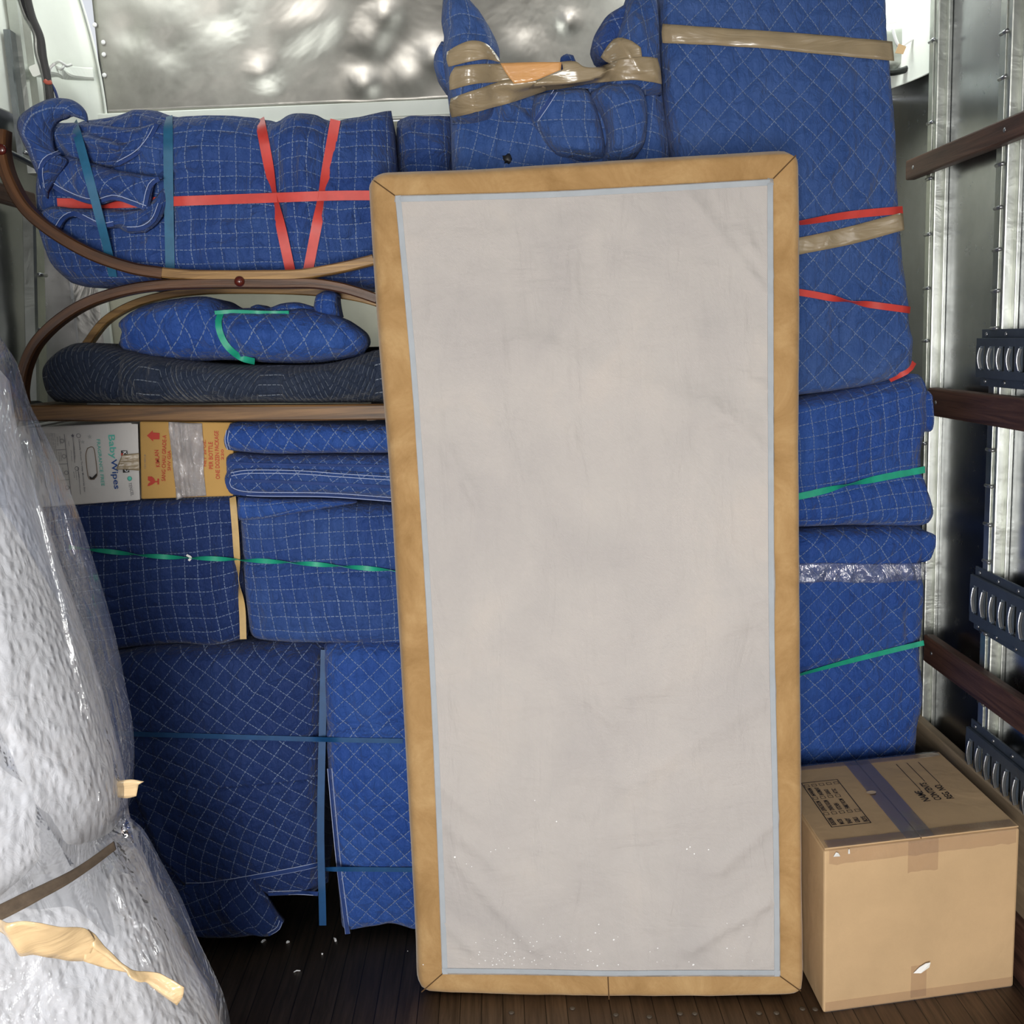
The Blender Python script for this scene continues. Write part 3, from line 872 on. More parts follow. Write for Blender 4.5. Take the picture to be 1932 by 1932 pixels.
# floor bolts and scraps
fl = bpy.data.objects['floor']
for (x, y) in ((965, 1910), (1080, 1902), (1162, 1914), (1225, 1918), (1283, 1912), (1311, 1912), (1432, 1911), (1465, 1911), (1514, 1903), (1538, 1904)):
    q = PZ(x, y, .0005); V, Fc = dome_vf(q, .008, .003, (0, 0, 1), 12, 3); mk('bolt', V, Fc, M['bolt_dull'], fl)
for i, (x, y, lab) in enumerate(((497, 1776, 'pale paper scrap on the dark floor below the drooping blue corner'), (543, 1778, 'tiny white paper scrap between the blanket corner and the tie strap'),
                    (632, 1773, 'pale paper scrap at the foot of the vertical blanket hem'), (560, 1833, 'thin white splinter lying on the floor between mattress and tan panel'),
                    (608, 1800, 'tiny white crumb on the dark planks left of the tan panel'))):
    q = PZ(x, y, .0); 
    a = random.random()*3
    L = (.008, .005, .010, .009, .003)[i]; wd = (.003, .003, .003, .001, .002)[i]
    V = []
    for (u, v, z) in ((-1, -1, .001), (0, -1.2, .006), (1, -.7, .002), (1.1, .8, .003), (0, 1, .008), (-.9, .9, .002)):
        z *= .5; V.append(Vector((q.x+u*L*math.cos(a)-v*wd*math.sin(a), q.y+u*L*math.sin(a)+v*wd*math.cos(a), z)))
    n = len(V); V += [p+Vector((0, 0, .001)) for p in V]
    Fc = [(5, 4, 3, 2, 1, 0), (6, 7, 8, 9, 10, 11)]+[(k, (k+1) % 6, 6+(k+1) % 6, 6+k) for k in range(6)]
    V = [p-Vector((0, 0, .001)) for p in V]
    tag(mk('paper_scrap', V, Fc, M['speck'], smooth=False), lab, 'scrap', 'scraps on the floor')

# ================================================================== THE TAN PANEL (upholstered bed base, underside showing)
YB0, YT0 = 2.40, 2.57
panel = thing('bed_base', 'tall tan suede bed base on end, pale grey cloth underside facing out, in the centre', 'bed base', PZ(1150, 1883))
def yl(px, py): return YT0+(YB0-YT0)*(py-300)/1585+(1150-px)*1.3e-4
def L3(pts): return [(x, y, yl(x, y)) for x, y in pts]
pt = L3([(703, 330), (722, 323), (760, 321), (900, 316), (1150, 300), (1380, 286), (1470, 281), (1490, 283), (1503, 290)])
pr = L3([(1503, 290), (1510, 303), (1513, 330), (1514, 600), (1513, 900), (1516, 1300), (1519, 1700), (1520, 1845), (1517, 1862), (1508, 1873)])
pb = L3([(791, 1868), (806, 1876), (830, 1880), (1000, 1886), (1150, 1887), (1350, 1887), (1480, 1884), (1508, 1873)])
pl = L3([(703, 330), (696, 345), (695, 375), (712, 640), (733, 900), (751, 1200), (768, 1500), (782, 1760), (785, 1845), (791, 1868)])
body = bundle('suede_border', panel, M['suede'], pt, pr, pb, pl, 2.5, .09, .028, .004, .004, quilt=0, fine=.0015, cell=.012, uvw=0, taper=.0, seed=5,
              folds=[(1420, 325, 1440, 370, .004, 5), (1405, 330, 1432, 345, .004, 5), (730, 370, 745, 335, -.003, 4)])
tb = bvh(body)
dt = L3([(745, 369), (1000, 362), (1200, 352), (1459, 337)]); dr = L3([(1459, 337), (1460, 800), (1462, 1200), (1470, 1600), (1472, 1842)])
db = L3([(834, 1838), (1000, 1840), (1143, 1843), (1300, 1842), (1472, 1842)]); dl = L3([(745, 369), (775, 700), (795, 1000), (812, 1300), (825, 1600), (834, 1838)])
wf_ = [(1290, 360, 1450, 560, .004, 10), (1400, 440, 1455, 520, .004, 7), (1083, 480, 1083, 860, .0035, 5), (1040, 640, 1075, 830, .003, 5), (880, 910, 905, 970, .004, 6),
       (1110, 1320, 1160, 1370, .004, 5), (1200, 1300, 1460, 1100, .005, 40), (980, 650, 1400, 800, .005, 30), (1180, 1480, 1460, 1300, .004, 22), (860, 1620, 1010, 1790, .004, 12),
       (850, 1560, 950, 1640, .004, 14), (1300, 1790, 1450, 1700, .005, 10), (1360, 1640, 1465, 1540, .004, 12), (840, 1740, 900, 1800, .003, 8), (830, 1480, 900, 1540, .003, 12),
       (1340, 760, 1455, 860, .003, 8), (1390, 700, 1450, 740, .003, 5), (800, 800, 900, 930, .003, 15)]
wf_ = [f[:4]+(f[4]*1.9,)+f[5:] for f in wf_]
dust = sheet('dust_cover', panel, M['dust'], dt, dr, db, dl, 2.5, .0015, tb, .009, .011, .0030, (2.5, 2.5), folds=wf_, label='pale grey cloth underside')
td = bvh(dust, body)
for pts in (dt, dr, db, dl):
    ribbon('cover_hem', dust, M['dust_hem'], [(x, y, z) for x, y, z in [(a+(6 if pts is dl else -6 if pts is dr else 0), b+(7 if pts is dt else -7 if pts is db else 0), c) for a, b, c in pts]], .013, 2.5, td, .0015, smooth=0)
for a, b in (((702, 338), (745, 369)), ((1502, 293), (1459, 337)), ((795, 1872), (834, 1838)), ((1511, 1870), (1472, 1842)), ((1147, 1843), (1149, 1886))):
    V, Fc = line_px_vf(L3([a, b]), .003, tb, 2.5, .0015); mk('seam', V, Fc, M['seam'], body)
# short wrinkle seams along the border's right edge
# white specks on the cloth
sp_ = []
rs = random.Random(3)
def speck(x, y, r):
    q = hit(td, x, y, .0012, 2.5); V = []
    for i in range(6): V.append(q+Vector((math.cos(i*1.047)*r*rs.uniform(.7, 1.2), 0, math.sin(i*1.047)*r*rs.uniform(.7, 1.2))))
    sp_.append((V, [(5, 4, 3, 2, 1, 0)]))
for _ in range(85):
    speck(rs.gauss(1000, 75) if rs.random() < .55 else rs.uniform(845, 1460), 1822-abs(rs.gauss(0, 22))-(rs.random()**4)*60, rs.uniform(.0007, .0020))
for x, y, r in ((858, 1617, .0028), (1310, 1611, .0024), (1302, 1598, .002), (1296, 1602, .0025), (1337, 1603, .002), (1050, 1550, .002), (1158, 1773, .0025), (1109, 1792, .0025),
                (1308, 1820, .003), (1127, 1822, .0025), (1241, 1789, .002), (1009, 1510, .0015), (935, 1603, .0015), (926, 1607, .0015), (890, 1635, .0013), (880, 1630, .0013), (960, 1600, .0012)):
    speck(x, y, r)
o = joined('white_specks', sp_, M['speck'], dust); o['kind'] = 'stuff'

# ================================================================== WRAPPED BUNDLES
def hem(parent, on, pts, Y=2.75, gap=8, two=True, w=.0017, off=.003, bind=True, bw=.012):
    """binding tape along an edge with its two rows of pale stitching; gap in px towards the cloth"""
    if bind: ribbon('hem', parent, M['binding'], pts, bw, Y, on, .001, thick=.002)
    n = len(pts)
    for k in ((-.5, .5) if two else (0,)):
        q = []
        for i, p in enumerate(pts):
            a = pts[max(i-1, 0)]; b = pts[min(i+1, n-1)]; dx, dy = b[0]-a[0], b[1]-a[1]; L = math.hypot(dx, dy) or 1
            q.append((p[0]-dy/L*gap*k, p[1]+dx/L*gap*k)+tuple(p[2:]))
        ribbon('hem_stitching', parent, M['thread'], q, w, Y, on, off+.001, thick=.0008)

DG = math.radians(42)
# ---- A: long bundle high on the left
YA = 2.78
A = thing('wrapped_bundle', 'long blue quilted bundle tied with red and teal straps, above the bentwood frame', 'moving bundle', P(400, 540, YA), 'quilt-wrapped furniture')
Ab = bundle('quilted_blanket', A, ('quilt', 0.0385),
    [(70, 222), (120, 224), (200, 216), (250, 203), (285, 203), (325, 213), (420, 212), (490, 216), (520, 222), (548, 206), (585, 206), (615, 218), (660, 212), (733, 197)],
    [(733, 197), (738, 250), (745, 340), (745, 430), (740, 510), (735, 545)],
    [(110, 530), (160, 541), (250, 542), (330, 538), (420, 535), (560, 535), (735, 545)],
    [(70, 222), (60, 260), (58, 330), (62, 400), (66, 440), (80, 490), (110, 530)],
    YA, .5, .055, .035, .024, (3.2, 5), cell=.0085, fine=.006, seed=1,
    folds=[(325, 215, 322, 500, -.012, 14), (490, 220, 560, 505, -.012, 12), (632, 222, 582, 505, -.012, 12), (560, 225, 590, 380, .014, 16), (520, 240, 545, 330, .010, 10),
           (600, 240, 575, 330, .010, 10), (730, 320, 745, 320, -.01, 10), (390, 322, 290, 335, .010, 6, 's'), (545, 250, 548, 420, .008, 9), (575, 260, 570, 420, .008, 9), (645, 240, 620, 420, .008, 9),
           (380, 440, 480, 420, .008, 10), (400, 470, 500, 455, .008, 9), (140, 228, 200, 500, -.010, 12), (225, 240, 320, 280, .012, 12), (160, 235, 300, 300, .012, 14),
           (360, 300, 450, 255, .006, 8), (650, 440, 700, 300, .006, 10), (660, 500, 730, 420, .006, 10), (250, 205, 285, 240, .012, 10)])
# loose flaps at its left end
f1 = sheet('loose_corner', A, ('quilt', 0.0385),
    [(82, 372), (52, 300), (26, 236), (52, 202), (95, 182), (132, 186), (152, 205), (156, 226)],
    [(156, 226), (150, 222), (128, 214)],
    [(92, 345), (112, 318), (122, 300), (100, 285), (92, 258), (98, 232), (112, 218), (128, 214)],
    [(82, 372), (84, 358), (92, 345)], 2.66, .016, None, cell=.007, wr=.012, wrs=(9, 9), bulge=.035, curl=.03, seed=2,
    folds=[(110, 190, 112, 215, -.014, 8), (60, 260, 90, 320, .012, 10)])
f2 = sheet('loose_flap', A, ('quilt', 0.0385),
    [(84, 300), (120, 292), (150, 300), (210, 318), (262, 327), (304, 334)], [(304, 334), (290, 342), (283, 358), (277, 397)],
    [(88, 347), (110, 362), (145, 378), (180, 385), (215, 377), (245, 386), (277, 397)], [(84, 300), (82, 320), (88, 347)],
    2.69, .014, None, cell=.007, wr=.010, wrs=(8, 8), bulge=.03, ang=.75, seed=3, curl=.03, folds=[(200, 350, 250, 345, .012, 14), (120, 310, 150, 360, -.010, 14)])
f2b = sheet('loose_flap', A, ('quilt', 0.0385),
    [(98, 232), (160, 232), (240, 240), (300, 228)], [(300, 228), (285, 262), (262, 290), (225, 314)],
    [(112, 312), (150, 306), (190, 316), (225, 314)], [(98, 232), (92, 262), (102, 290), (112, 312)],
    2.73, .012, None, cell=.008, wr=.014, wrs=(7, 7), bulge=.03, ang=.2, seed=13, curl=.02,
    folds=[(150, 262, 235, 285, .022, 8), (160, 246, 240, 268, -.016, 10), (110, 250, 150, 300, .018, 10)])
f3 = sheet('loose_flap', A, ('quilt', 0.0385),
    [(66, 402), (95, 388), (140, 392), (200, 392), (262, 392), (306, 352)], [(306, 352), (308, 385), (296, 418), (270, 437)],
    [(104, 442), (118, 415), (140, 408), (165, 420), (190, 431), (215, 428), (238, 438), (270, 437)], [(66, 402), (80, 425), (104, 442)],
    2.715, .014, None, cell=.007, wr=.010, wrs=(8, 8), bulge=.028, ang=.3, seed=4, curl=.03, folds=[(150, 405, 200, 425, .010, 8), (250, 400, 290, 415, .010, 10)])
hem(f2, bvh(f2), [(92, 344), (112, 357), (146, 373), (180, 380), (214, 372), (245, 381), (274, 392)], 2.7)
hem(f2, bvh(f2), [(300, 337), (286, 346), (279, 362), (273, 392)], 2.7)
hem(f3, bvh(f3), [(106, 432), (120, 411), (140, 403), (165, 414), (190, 425), (214, 422)], 2.72)
hem(f3, bvh(f3), [(240, 432), (268, 430), (290, 414), (302, 385)], 2.72)
hem(f2b, bvh(f2b), [(296, 234), (281, 262), (258, 288), (222, 309)], 2.74)
hem(f1, bvh(f1), [(80, 355), (76, 322), (86, 300), (112, 288)], 2.67)
tA = bvh(Ab, f1, f2, f2b, f3); tA2 = bvh(Ab, f3)
ribbon('red_strap', A, M['strap_red'], [(108, 383), (200, 384), (322, 380), (520, 373), (640, 369), (740, 369)], .024, 2.75, bvh(Ab), .006, taut=False, smooth=10)
ribbon('red_strap', A, M['strap_red'], [(490, 225), (520, 380), (548, 512)], .026, 2.75, bvh(Ab), .008, smooth=10, twf=lambda t: .9*math.sin(t*3.1)**8)
ribbon('red_strap', A, M['strap_red'], [(633, 226), (606, 380), (581, 512)], .026, 2.75, bvh(Ab), .010, smooth=10, twf=lambda t: -.9*math.sin(t*3.1)**8)
ribbon('teal_strap', A, M['strap_teal'], [(317, 220), (318, 350), (321, 512)], .024, 2.75, tA, .007, taut=True)
ribbon('teal_strap', A, M['strap_teal'], [(140, 232), (172, 350), (204, 475), (213, 522)], .022, 2.75, tA, .006, taut=True)

# ---- B: bundle behind, between A and the seat
B = thing('wrapped_bundle', 'blue quilted bundle between the long strapped one and the taped two-legged one', 'moving bundle', P(790, 540, 3.0), 'quilt-wrapped furniture')
bundle('quilted_blanket', B, ('quilt', 0.042), [(746, 220), (770, 211), (800, 211), (852, 212)], [(852, 212), (852, 400), (852, 545)],
       [(746, 548), (800, 545), (852, 545)], [(746, 220), (746, 400), (746, 548)], 2.98, .35, .05, .03, .02, (4, 6), seed=6,
       folds=[(745, 240, 850, 290, .015, 12), (760, 310, 860, 270, .015, 10)])

# ---- C: wrapped furniture with two upward legs, taped
C_ = thing('wrapped_bundle', 'blue quilted bundle with two padded legs sticking up, bound with wide brown tape', 'moving bundle', P(1050, 560, 2.85), 'quilt-wrapped furniture')
cb = bundle('quilted_blanket', C_, ('quilt_pale', 0.047),
    [(842, 165), (870, 150), (940, 158), (1000, 150), (1060, 150), (1120, 140), (1180, 118), (1252, 112)], [(1252, 112), (1258, 180), (1268, 260), (1272, 330), (1275, 560)],
    [(850, 562), (1050, 560), (1275, 560)], [(842, 165), (848, 220), (850, 300), (850, 400), (850, 562)], 2.86, .42, .06, .02, .012, (5, 5), ang=-.28, seed=8,
    folds=[(965, 190, 1080, 300, .02, 12, 's'), (1240, 120, 1262, 320, -.012, 8), (930, 160, 960, 220, .02, 14), (1000, 160, 1030, 190, -.03, 20)])
la = bundle('padded_leg', C_, ('quilt_pale', 0.047), [(834, -18), (856, -32), (884, -12)], [(884, -12), (915, 26), (938, 70), (943, 100), (938, 160), (930, 215)],
    [(852, 225), (890, 225), (930, 215)], [(834, -18), (831, 30), (836, 60), (832, 100), (840, 150), (848, 190), (852, 225)], 2.80, .18, .05, .03, .012, (6, 5), ang=-.15, seed=9,
    folds=[(905, 20, 925, 90, .010, 8)])
lc = bundle('padded_fold', C_, ('quilt_pale', 0.047), [(832, 72), (836, 74), (842, 80)], [(842, 80), (846, 120), (850, 165)], [(838, 160), (846, 166), (850, 165)],
    [(832, 72), (819, 100), (820, 130), (838, 160)], 2.84, .10, .02, .01, .004, seed=10)
ra = bundle('padded_leg', C_, ('quilt_pale', 0.047), [(1184, -12), (1215, -22), (1243, -16)], [(1243, -16), (1247, 40), (1250, 110), (1254, 170)], [(1150, 175), (1200, 176), (1254, 170)],
    [(1184, -12), (1180, 20), (1165, 60), (1150, 120), (1150, 175)], 2.80, .16, .04, .03, .014, (7, 5), ang=.5, seed=11,
    folds=[(1180, 10, 1210, 80, .014, 10), (1215, 0, 1235, 100, -.010, 10)])
rb = bundle('padded_fold', C_, ('quilt', 0.047), [(1184, 4), (1195, 0), (1205, 4)], [(1205, 4), (1190, 60), (1165, 105)], [(1128, 100), (1140, 108), (1165, 105)],
    [(1184, 4), (1156, 16), (1138, 36), (1120, 72), (1128, 100)], 2.83, .10, .03, .015, .01, ang=.6, seed=12)
rc = sheet('loose_flap', C_, ('quilt', 0.047), [(1058, 108), (1068, 101), (1082, 104)], [(1082, 104), (1088, 120), (1090, 135)], [(1062, 135), (1075, 135), (1090, 135)], [(1058, 108), (1058, 120), (1062, 135)], 2.83, .02, cell=.008, bulge=.01)
pf = bundle('folded_pad', C_, ('quilt_pale', 0.047), [(1010, 172), (1050, 166), (1112, 160)], [(1112, 160), (1128, 200), (1140, 245), (1147, 292)],
    [(1052, 292), (1075, 296), (1115, 299), (1147, 292)], [(1010, 172), (1003, 225), (1025, 262), (1052, 292)], 2.80, .08, .035, .02, .008, (6, 6), ang=-.15, seed=14)
pg = bundle('folded_pad', C_, ('quilt_pale', 0.047), [(1118, 165), (1150, 152), (1200, 150), (1218, 165)], [(1218, 165), (1226, 205), (1222, 260), (1205, 290)],
    [(1140, 298), (1165, 304), (1190, 300), (1205, 290)], [(1118, 165), (1120, 180), (1140, 215), (1148, 255), (1140, 298)], 2.785, .10, .045, .03, .012, (6, 6), ang=.2, seed=15,
    folds=[(1150, 170, 1160, 280, .01, 10)])
hem(pf, bvh(pf), [(1048, 172), (1030, 200), (1012, 226)], 2.8)
tC = bvh(cb, la, ra, rb, pf, pg, lc)
def tape(nm, par, top, right, bottom, left, Y, on, mat='tape', off=.006, wr=.0025, seed=0, wrs=(14, 14), lift=0.0, cell=.009, label=None, folds=()):
    return sheet(nm, par, M[mat], top, right, bottom, left, Y, .0012, on, off, cell, wr, wrs, seed=seed, lift=lift, label=label, folds=folds, relax=14)
TF = [(905, 85, 915, 100, .008, 4), (880, 110, 940, 100, .006, 3)]
tape('brown_tape', C_, [(843, 98), (866, 84), (895, 76), (920, 84), (940, 108)], [(940, 108), (944, 118)], [(846, 126), (880, 118), (915, 112), (944, 118)], [(843, 98), (842, 112), (846, 126)], 2.8, tC, seed=1, folds=TF, wr=.004)
tape('kraft_strip', C_, [(944, 119), (1000, 117), (1060, 117)], [(1060, 117), (1058, 132)], [(970, 158), (1012, 156), (1062, 142)], [(944, 119), (955, 138), (970, 158)], 2.785, None, 'tape_kraft', wr=.002, label='orange kraft strip')
tape('brown_tape', C_, [(858, 126), (900, 121), (950, 120)], [(950, 120), (968, 152)], [(848, 170), (900, 158), (968, 152)], [(858, 126), (848, 145), (848, 170)], 2.8, tC, seed=2, wr=.004)
tape('brown_tape', C_, [(1058, 118), (1085, 117), (1102, 127), (1130, 127), (1170, 112), (1215, 108), (1240, 110)], [(1240, 110), (1246, 135), (1248, 160)],
     [(990, 176), (1060, 168), (1120, 158), (1190, 152), (1225, 156), (1248, 160)], [(1058, 118), (1060, 134), (1020, 150), (990, 176)], 2.775, tC, seed=3, wr=.006, lift=.006, folds=[(1195, 115, 1205, 135, .008, 4), (1230, 120, 1236, 150, .006, 4), (1030, 155, 1065, 162, .005, 4)])
tape('brown_tape', C_, [(850, 186), (900, 168), (955, 152), (1010, 150)], [(1010, 150), (1030, 160), (1030, 172)], [(852, 222), (905, 210), (970, 192), (1030, 172)], [(850, 186), (848, 205), (852, 222)], 2.79, tC, seed=4, wr=.005, folds=[(890, 182, 897, 212, .005, 3)])
tape('brown_tape', C_, [(1133, 108), (1148, 84), (1165, 71), (1190, 76), (1209, 90)], [(1209, 90), (1211, 108)], [(1165, 122), (1185, 118), (1211, 108)], [(1133, 108), (1145, 118), (1165, 122)], 2.78, tC, seed=5, wr=.007, folds=[(1165, 80, 1190, 110, .008, 4)])
ck = hit(bvh(cb), 957, 301, .002, 2.8)
V, Fc = dome_vf(ck, .012, .006, (0, -1, 0), 9, 3); V = [v+Vector((noise.noise(v*200)*.012, 0, noise.noise(v*170)*.010)) for v in V]; mk('torn_hole', V, Fc, M['cable'], cb)

# ---- D: tall bundle at right
D = thing('wrapped_bundle', 'tallest blue quilted bundle behind the tan bed base, with two brown tape bands', 'moving bundle', P(1480, 745, 2.86), 'quilt-wrapped furniture')
Db = bundle('quilted_blanket', D, ('quilt_pale', 0.057),
    [(1250, -50), (1400, -50), (1560, -50), (1677, -50)], [(1677, -50), (1682, 60), (1686, 120), (1695, 260), (1700, 360), (1706, 440), (1716, 540), (1722, 610), (1727, 660), (1726, 705)],
    [(1262, 762), (1400, 755), (1520, 745), (1640, 728), (1726, 705)], [(1250, -50), (1250, 40), (1254, 120), (1264, 230), (1274, 330), (1278, 560), (1270, 762)],
    2.84, .3, .035, .02, .014, (3, 3), ang=DG, cell=.010, seed=21,
    folds=[(1690, 40, 1420, 60, -.0, 4), (1625, 380, 1660, 270, .008, 8), (1600, 430, 1640, 340, .008, 8), (1580, 560, 1575, 690, -.012, 12), (1530, 500, 1560, 440, .01, 8), (1430, 160, 1390, 260, .006, 10),
           (1280, 200, 1300, 300, .007, 9), (1530, 575, 1720, 580, .008, 16), (1540, 370, 1590, 290, .007, 10), (1650, 700, 1720, 640, .012, 12), (1330, 100, 1320, 240, .005, 8), (1560, 345, 1570, 420, .006, 7)])
tD = bvh(Db)
tape('brown_tape', D, [(1250, 45), (1400, 55), (1550, 66), (1684, 78)], [(1684, 78), (1687, 115)], [(1250, 81), (1360, 86), (1450, 92), (1560, 103), (1687, 115)], [(1250, 45), (1248, 62), (1250, 81)], 2.84, tD, seed=6, wr=.003, off=.008,
     folds=[(1280, 62, 1480, 80, .007, 5), (1255, 60, 1290, 78, .005, 4), (1300, 55, 1400, 62, .004, 4)])
tape('brown_tape', D, [(1490, 450), (1520, 446), (1600, 428), (1690, 404), (1704, 403)], [(1704, 403), (1706, 434)], [(1490, 484), (1520, 478), (1610, 460), (1706, 434)], [(1490, 450), (1490, 484)], 2.84, tD, seed=7, wr=.003, off=.008,
     folds=[(1520, 450, 1520, 478, .005, 3), (1690, 405, 1700, 430, .006, 4)])
ribbon('red_strap', D, M['strap_red'], [(1480, 424), (1520, 419), (1600, 406), (1703, 396)], .020, 2.84, tD, .009, twf=lambda t: 1.35*(1-min(1, t/.75))**1.2, smooth=6)
ribbon('red_strap', D, M['strap_red'], [(1480, 548), (1530, 555), (1610, 570), (1717, 585)], .018, 2.84, tD, .009, twf=lambda t: 1.5*math.exp(-((t-.52)/.13)**2), smooth=6)
ribbon('red_strap', D, M['strap_red'], [(1678, 716), (1700, 706), (1715, 697), (1724, 683)], .017, 2.84, tD, .006)

# ---- E: grid bundle under D
E = thing('wrapped_bundle', 'blue square-stitched bundle with a green strap, directly under the tallest bundle', 'moving bundle', P(1600, 1000, 2.86), 'quilt-wrapped furniture')
Eb = bundle('quilted_blanket', E, ('quilt_bright', 0.04),
    [(1400, 764), (1520, 750), (1620, 731), (1700, 712), (1738, 706), (1756, 714)], [(1756, 714), (1758, 760), (1757, 800), (1747, 840), (1745, 885), (1752, 915), (1766, 960), (1764, 985), (1752, 997)],
    [(1400, 1004), (1520, 999), (1620, 995), (1752, 997)], [(1400, 764), (1400, 880), (1400, 1004)], 2.85, .4, .045, .03, .008, (4, 4), ang=.10, seed=31,
    folds=[(1500, 936, 1750, 888, -.012, 9), (1500, 772, 1740, 735, .012, 10), (1530, 860, 1640, 790, .006, 8), (1560, 900, 1680, 830, .006, 8), (1745, 890, 1765, 965, .012, 12)])
e2 = bundle('folded_corner', E, ('quilt_bright', 0.04), [(1742, 742), (1755, 738), (1760, 745)], [(1760, 745), (1764, 790), (1762, 812)], [(1744, 814), (1755, 816), (1762, 812)], [(1742, 742), (1742, 780), (1744, 814)],
            2.86, .10, .012, .008, .003, seed=32, cell=.006)
ribbon('green_strap', E, M['strap_green'], [(1470, 943), (1520, 934), (1600, 915), (1680, 898), (1745, 886)], .019, 2.84, bvh(Eb), .007, twf=lambda t: 1.2*math.exp(-((t-.48)/.12)**2), smooth=8)

# ---- F: bottom right bundle standing on the floor
Fh = thing('wrapped_bundle', 'blue diamond-stitched bundle standing behind the cardboard carton, banded with clear film', 'moving bundle', PZ(1600, 1580), 'quilt-wrapped furniture')
zb = 1665
Fb = bundle('quilted_blanket', Fh, ('quilt_bright', 0.046),
    [(1400, 1008), (1520, 1003), (1620, 998), (1700, 995), (1752, 1000)], [(1752, 1000), (1763, 1030), (1750, 1058), (1747, 1080), (1752, 1130), (1746, 1200), (1742, 1250), (1746, 1310), (1738, 1380), (1735, 1440), (1728, zb-20)],
    [(1400, zb), (1600, zb-10), (1728, zb-20)], [(1400, 1008), (1400, 1300), (1400, zb)], 2.93, .38, .045, .02, .012, (4, 4), ang=DG, seed=41,
    folds=[(1500, 1270, 1745, 1215, -.012, 9), (1715, 1100, 1712, 1200, -.012, 6), (1690, 1130, 1700, 1220, .010, 6), (1510, 1070, 1745, 1065, -.008, 10), (1560, 1160, 1600, 1120, .006, 8), (1720, 1230, 1740, 1350, .008, 9)])
f5 = bundle('folded_corner', Fh, ('quilt_bright', 0.046), [(1738, 1003), (1758, 1006), (1769, 1012)], [(1769, 1012), (1768, 1030), (1756, 1058)], [(1738, 1062), (1746, 1062), (1756, 1058)], [(1738, 1003), (1736, 1030), (1738, 1062)],
            2.93, .10, .012, .008, .003, seed=42, cell=.006, ang=.7)
tF = bvh(Fb)
ribbon('green_strap', Fh, M['strap_green'], [(1470, 1286), (1520, 1270), (1600, 1248), (1680, 1228), (1743, 1213)], .016, 2.9, tF, .007, twf=lambda t: 1.1*(1-min(1, t/.6)), smooth=8)
tape('clear_wrap_band', Fh, [(1470, 1066), (1560, 1062), (1650, 1064), (1748, 1062)], [(1748, 1062), (1748, 1094)], [(1470, 1102), (1560, 1098), (1650, 1100), (1748, 1094)], [(1470, 1066), (1470, 1102)], 2.9, tF, 'wrap', .008, .010, 9, (22, 14), cell=.006,
     folds=[(1560, 1070, 1530, 1100, .010, 4), (1610, 1068, 1600, 1095, .010, 4), (1630, 1070, 1650, 1096, .008, 3), (1718, 1072, 1722, 1090, .010, 4)])
# white scrap under the film
q = hit(tF, 1523, 1083, .010, 2.9)

# ---- bench / bentwood frame
FB = thing('bentwood_frame', 'upturned bentwood furniture frame with curved arms, dark brown round wood button and straight seat rail', 'wooden frame', P(380, 795, 2.66))
YW = 2.70
bar('seat_rail', FB, M['oakrail'], [(36, 779), (300, 779), (560, 778), (738, 776)], .041, .05, 40, Y=YW, chamf=.1)
bar('bent_arch', FB, M['bentwood'], [(44, 766), (42, 735), (50, 690), (72, 645), (115, 603), (170, 570), (240, 548), (310, 538), (400, 535), (520, 535), (590, 535), (640, 542), (680, 553), (712, 564)], .026, .045, 110, Y=YW)
bar('bent_arch', FB, M['bentwood_gold'], [(165, 650), (200, 606), (250, 576), (310, 558), (380, 549), (460, 547), (560, 549), (640, 556), (700, 568), (760, 590)], .022, .04, 90, Y=3.02, label='paler rear arch')
bar('curved_arm', FB, M['bentwood'], [(6, 246), (6, 290), (20, 340), (52, 395), (105, 440), (175, 480), (250, 506), (310, 516)], .030, .045, 70, Y=YW)
bar('curved_arm', FB, M['bentwood_gold'], [(262, 508), (330, 517), (400, 520), (500, 520), (570, 518), (640, 506), (700, 492), (706, 490)], .026, .04, 70, Y=YW-.001)
V, Fc = dome_vf(P(452, 531, YW-.022), .0135, .013, (0, -1, 0), 24, 8); mk('round_button', V, Fc, M['button'], FB)
V, Fc = dome_vf(P(2, 282, YW-.022), .0135, .008, (0, -1, 0), 20, 6); mk('round_button', V, Fc, M['button'], FB)
bar('seat_rail', FB, M['bentwood_gold'], [(150, 740), (400, 738), (800, 735)], .03, .04, 10, Y=3.02)
for px_, ya in ((52, 760), (700, 758)):
    bar('side_rail', FB, M['bentwood'], [tuple(P(px_, 779, YW+.02)), tuple(P(px_, 779, YW+.02)+Vector((0, .36, 0)))], .04, .03, 6, up=Vector((1, 0, 0)), world=True)

# ---- navy padded roll and blue roll lying in the frame
Hn = thing('blanket_roll', 'dark navy zigzag-stitched padded roll lying along the seat rail of the wooden frame', 'moving blanket', P(400, 760, 2.8))
hb = bundle('padding', Hn, M['navy'],
    [(92, 672), (125, 650), (165, 647), (205, 657), (250, 668), (300, 676), (400, 688), (500, 690), (600, 688), (660, 676), (700, 662), (770, 650)], [(770, 650), (775, 700), (770, 762)],
    [(86, 760), (140, 762), (300, 764), (500, 762), (770, 762)], [(92, 672), (74, 700), (76, 735), (86, 760)], 2.74, .22, .045, .04, .014, (6, 5), seed=51, quilt=.0, fine=.005, cell=.008,
    folds=[(225, 665, 228, 755, -.016, 8), (300, 690, 290, 750, .010, 14), (520, 690, 530, 750, -.010, 8), (600, 692, 700, 740, .010, 12), (180, 660, 300, 672, .012, 8)])
Gn = thing('blanket_roll', 'blue diamond-stitched blanket roll tied with green strap, lying on the navy roll', 'moving blanket', P(450, 685, 2.82))
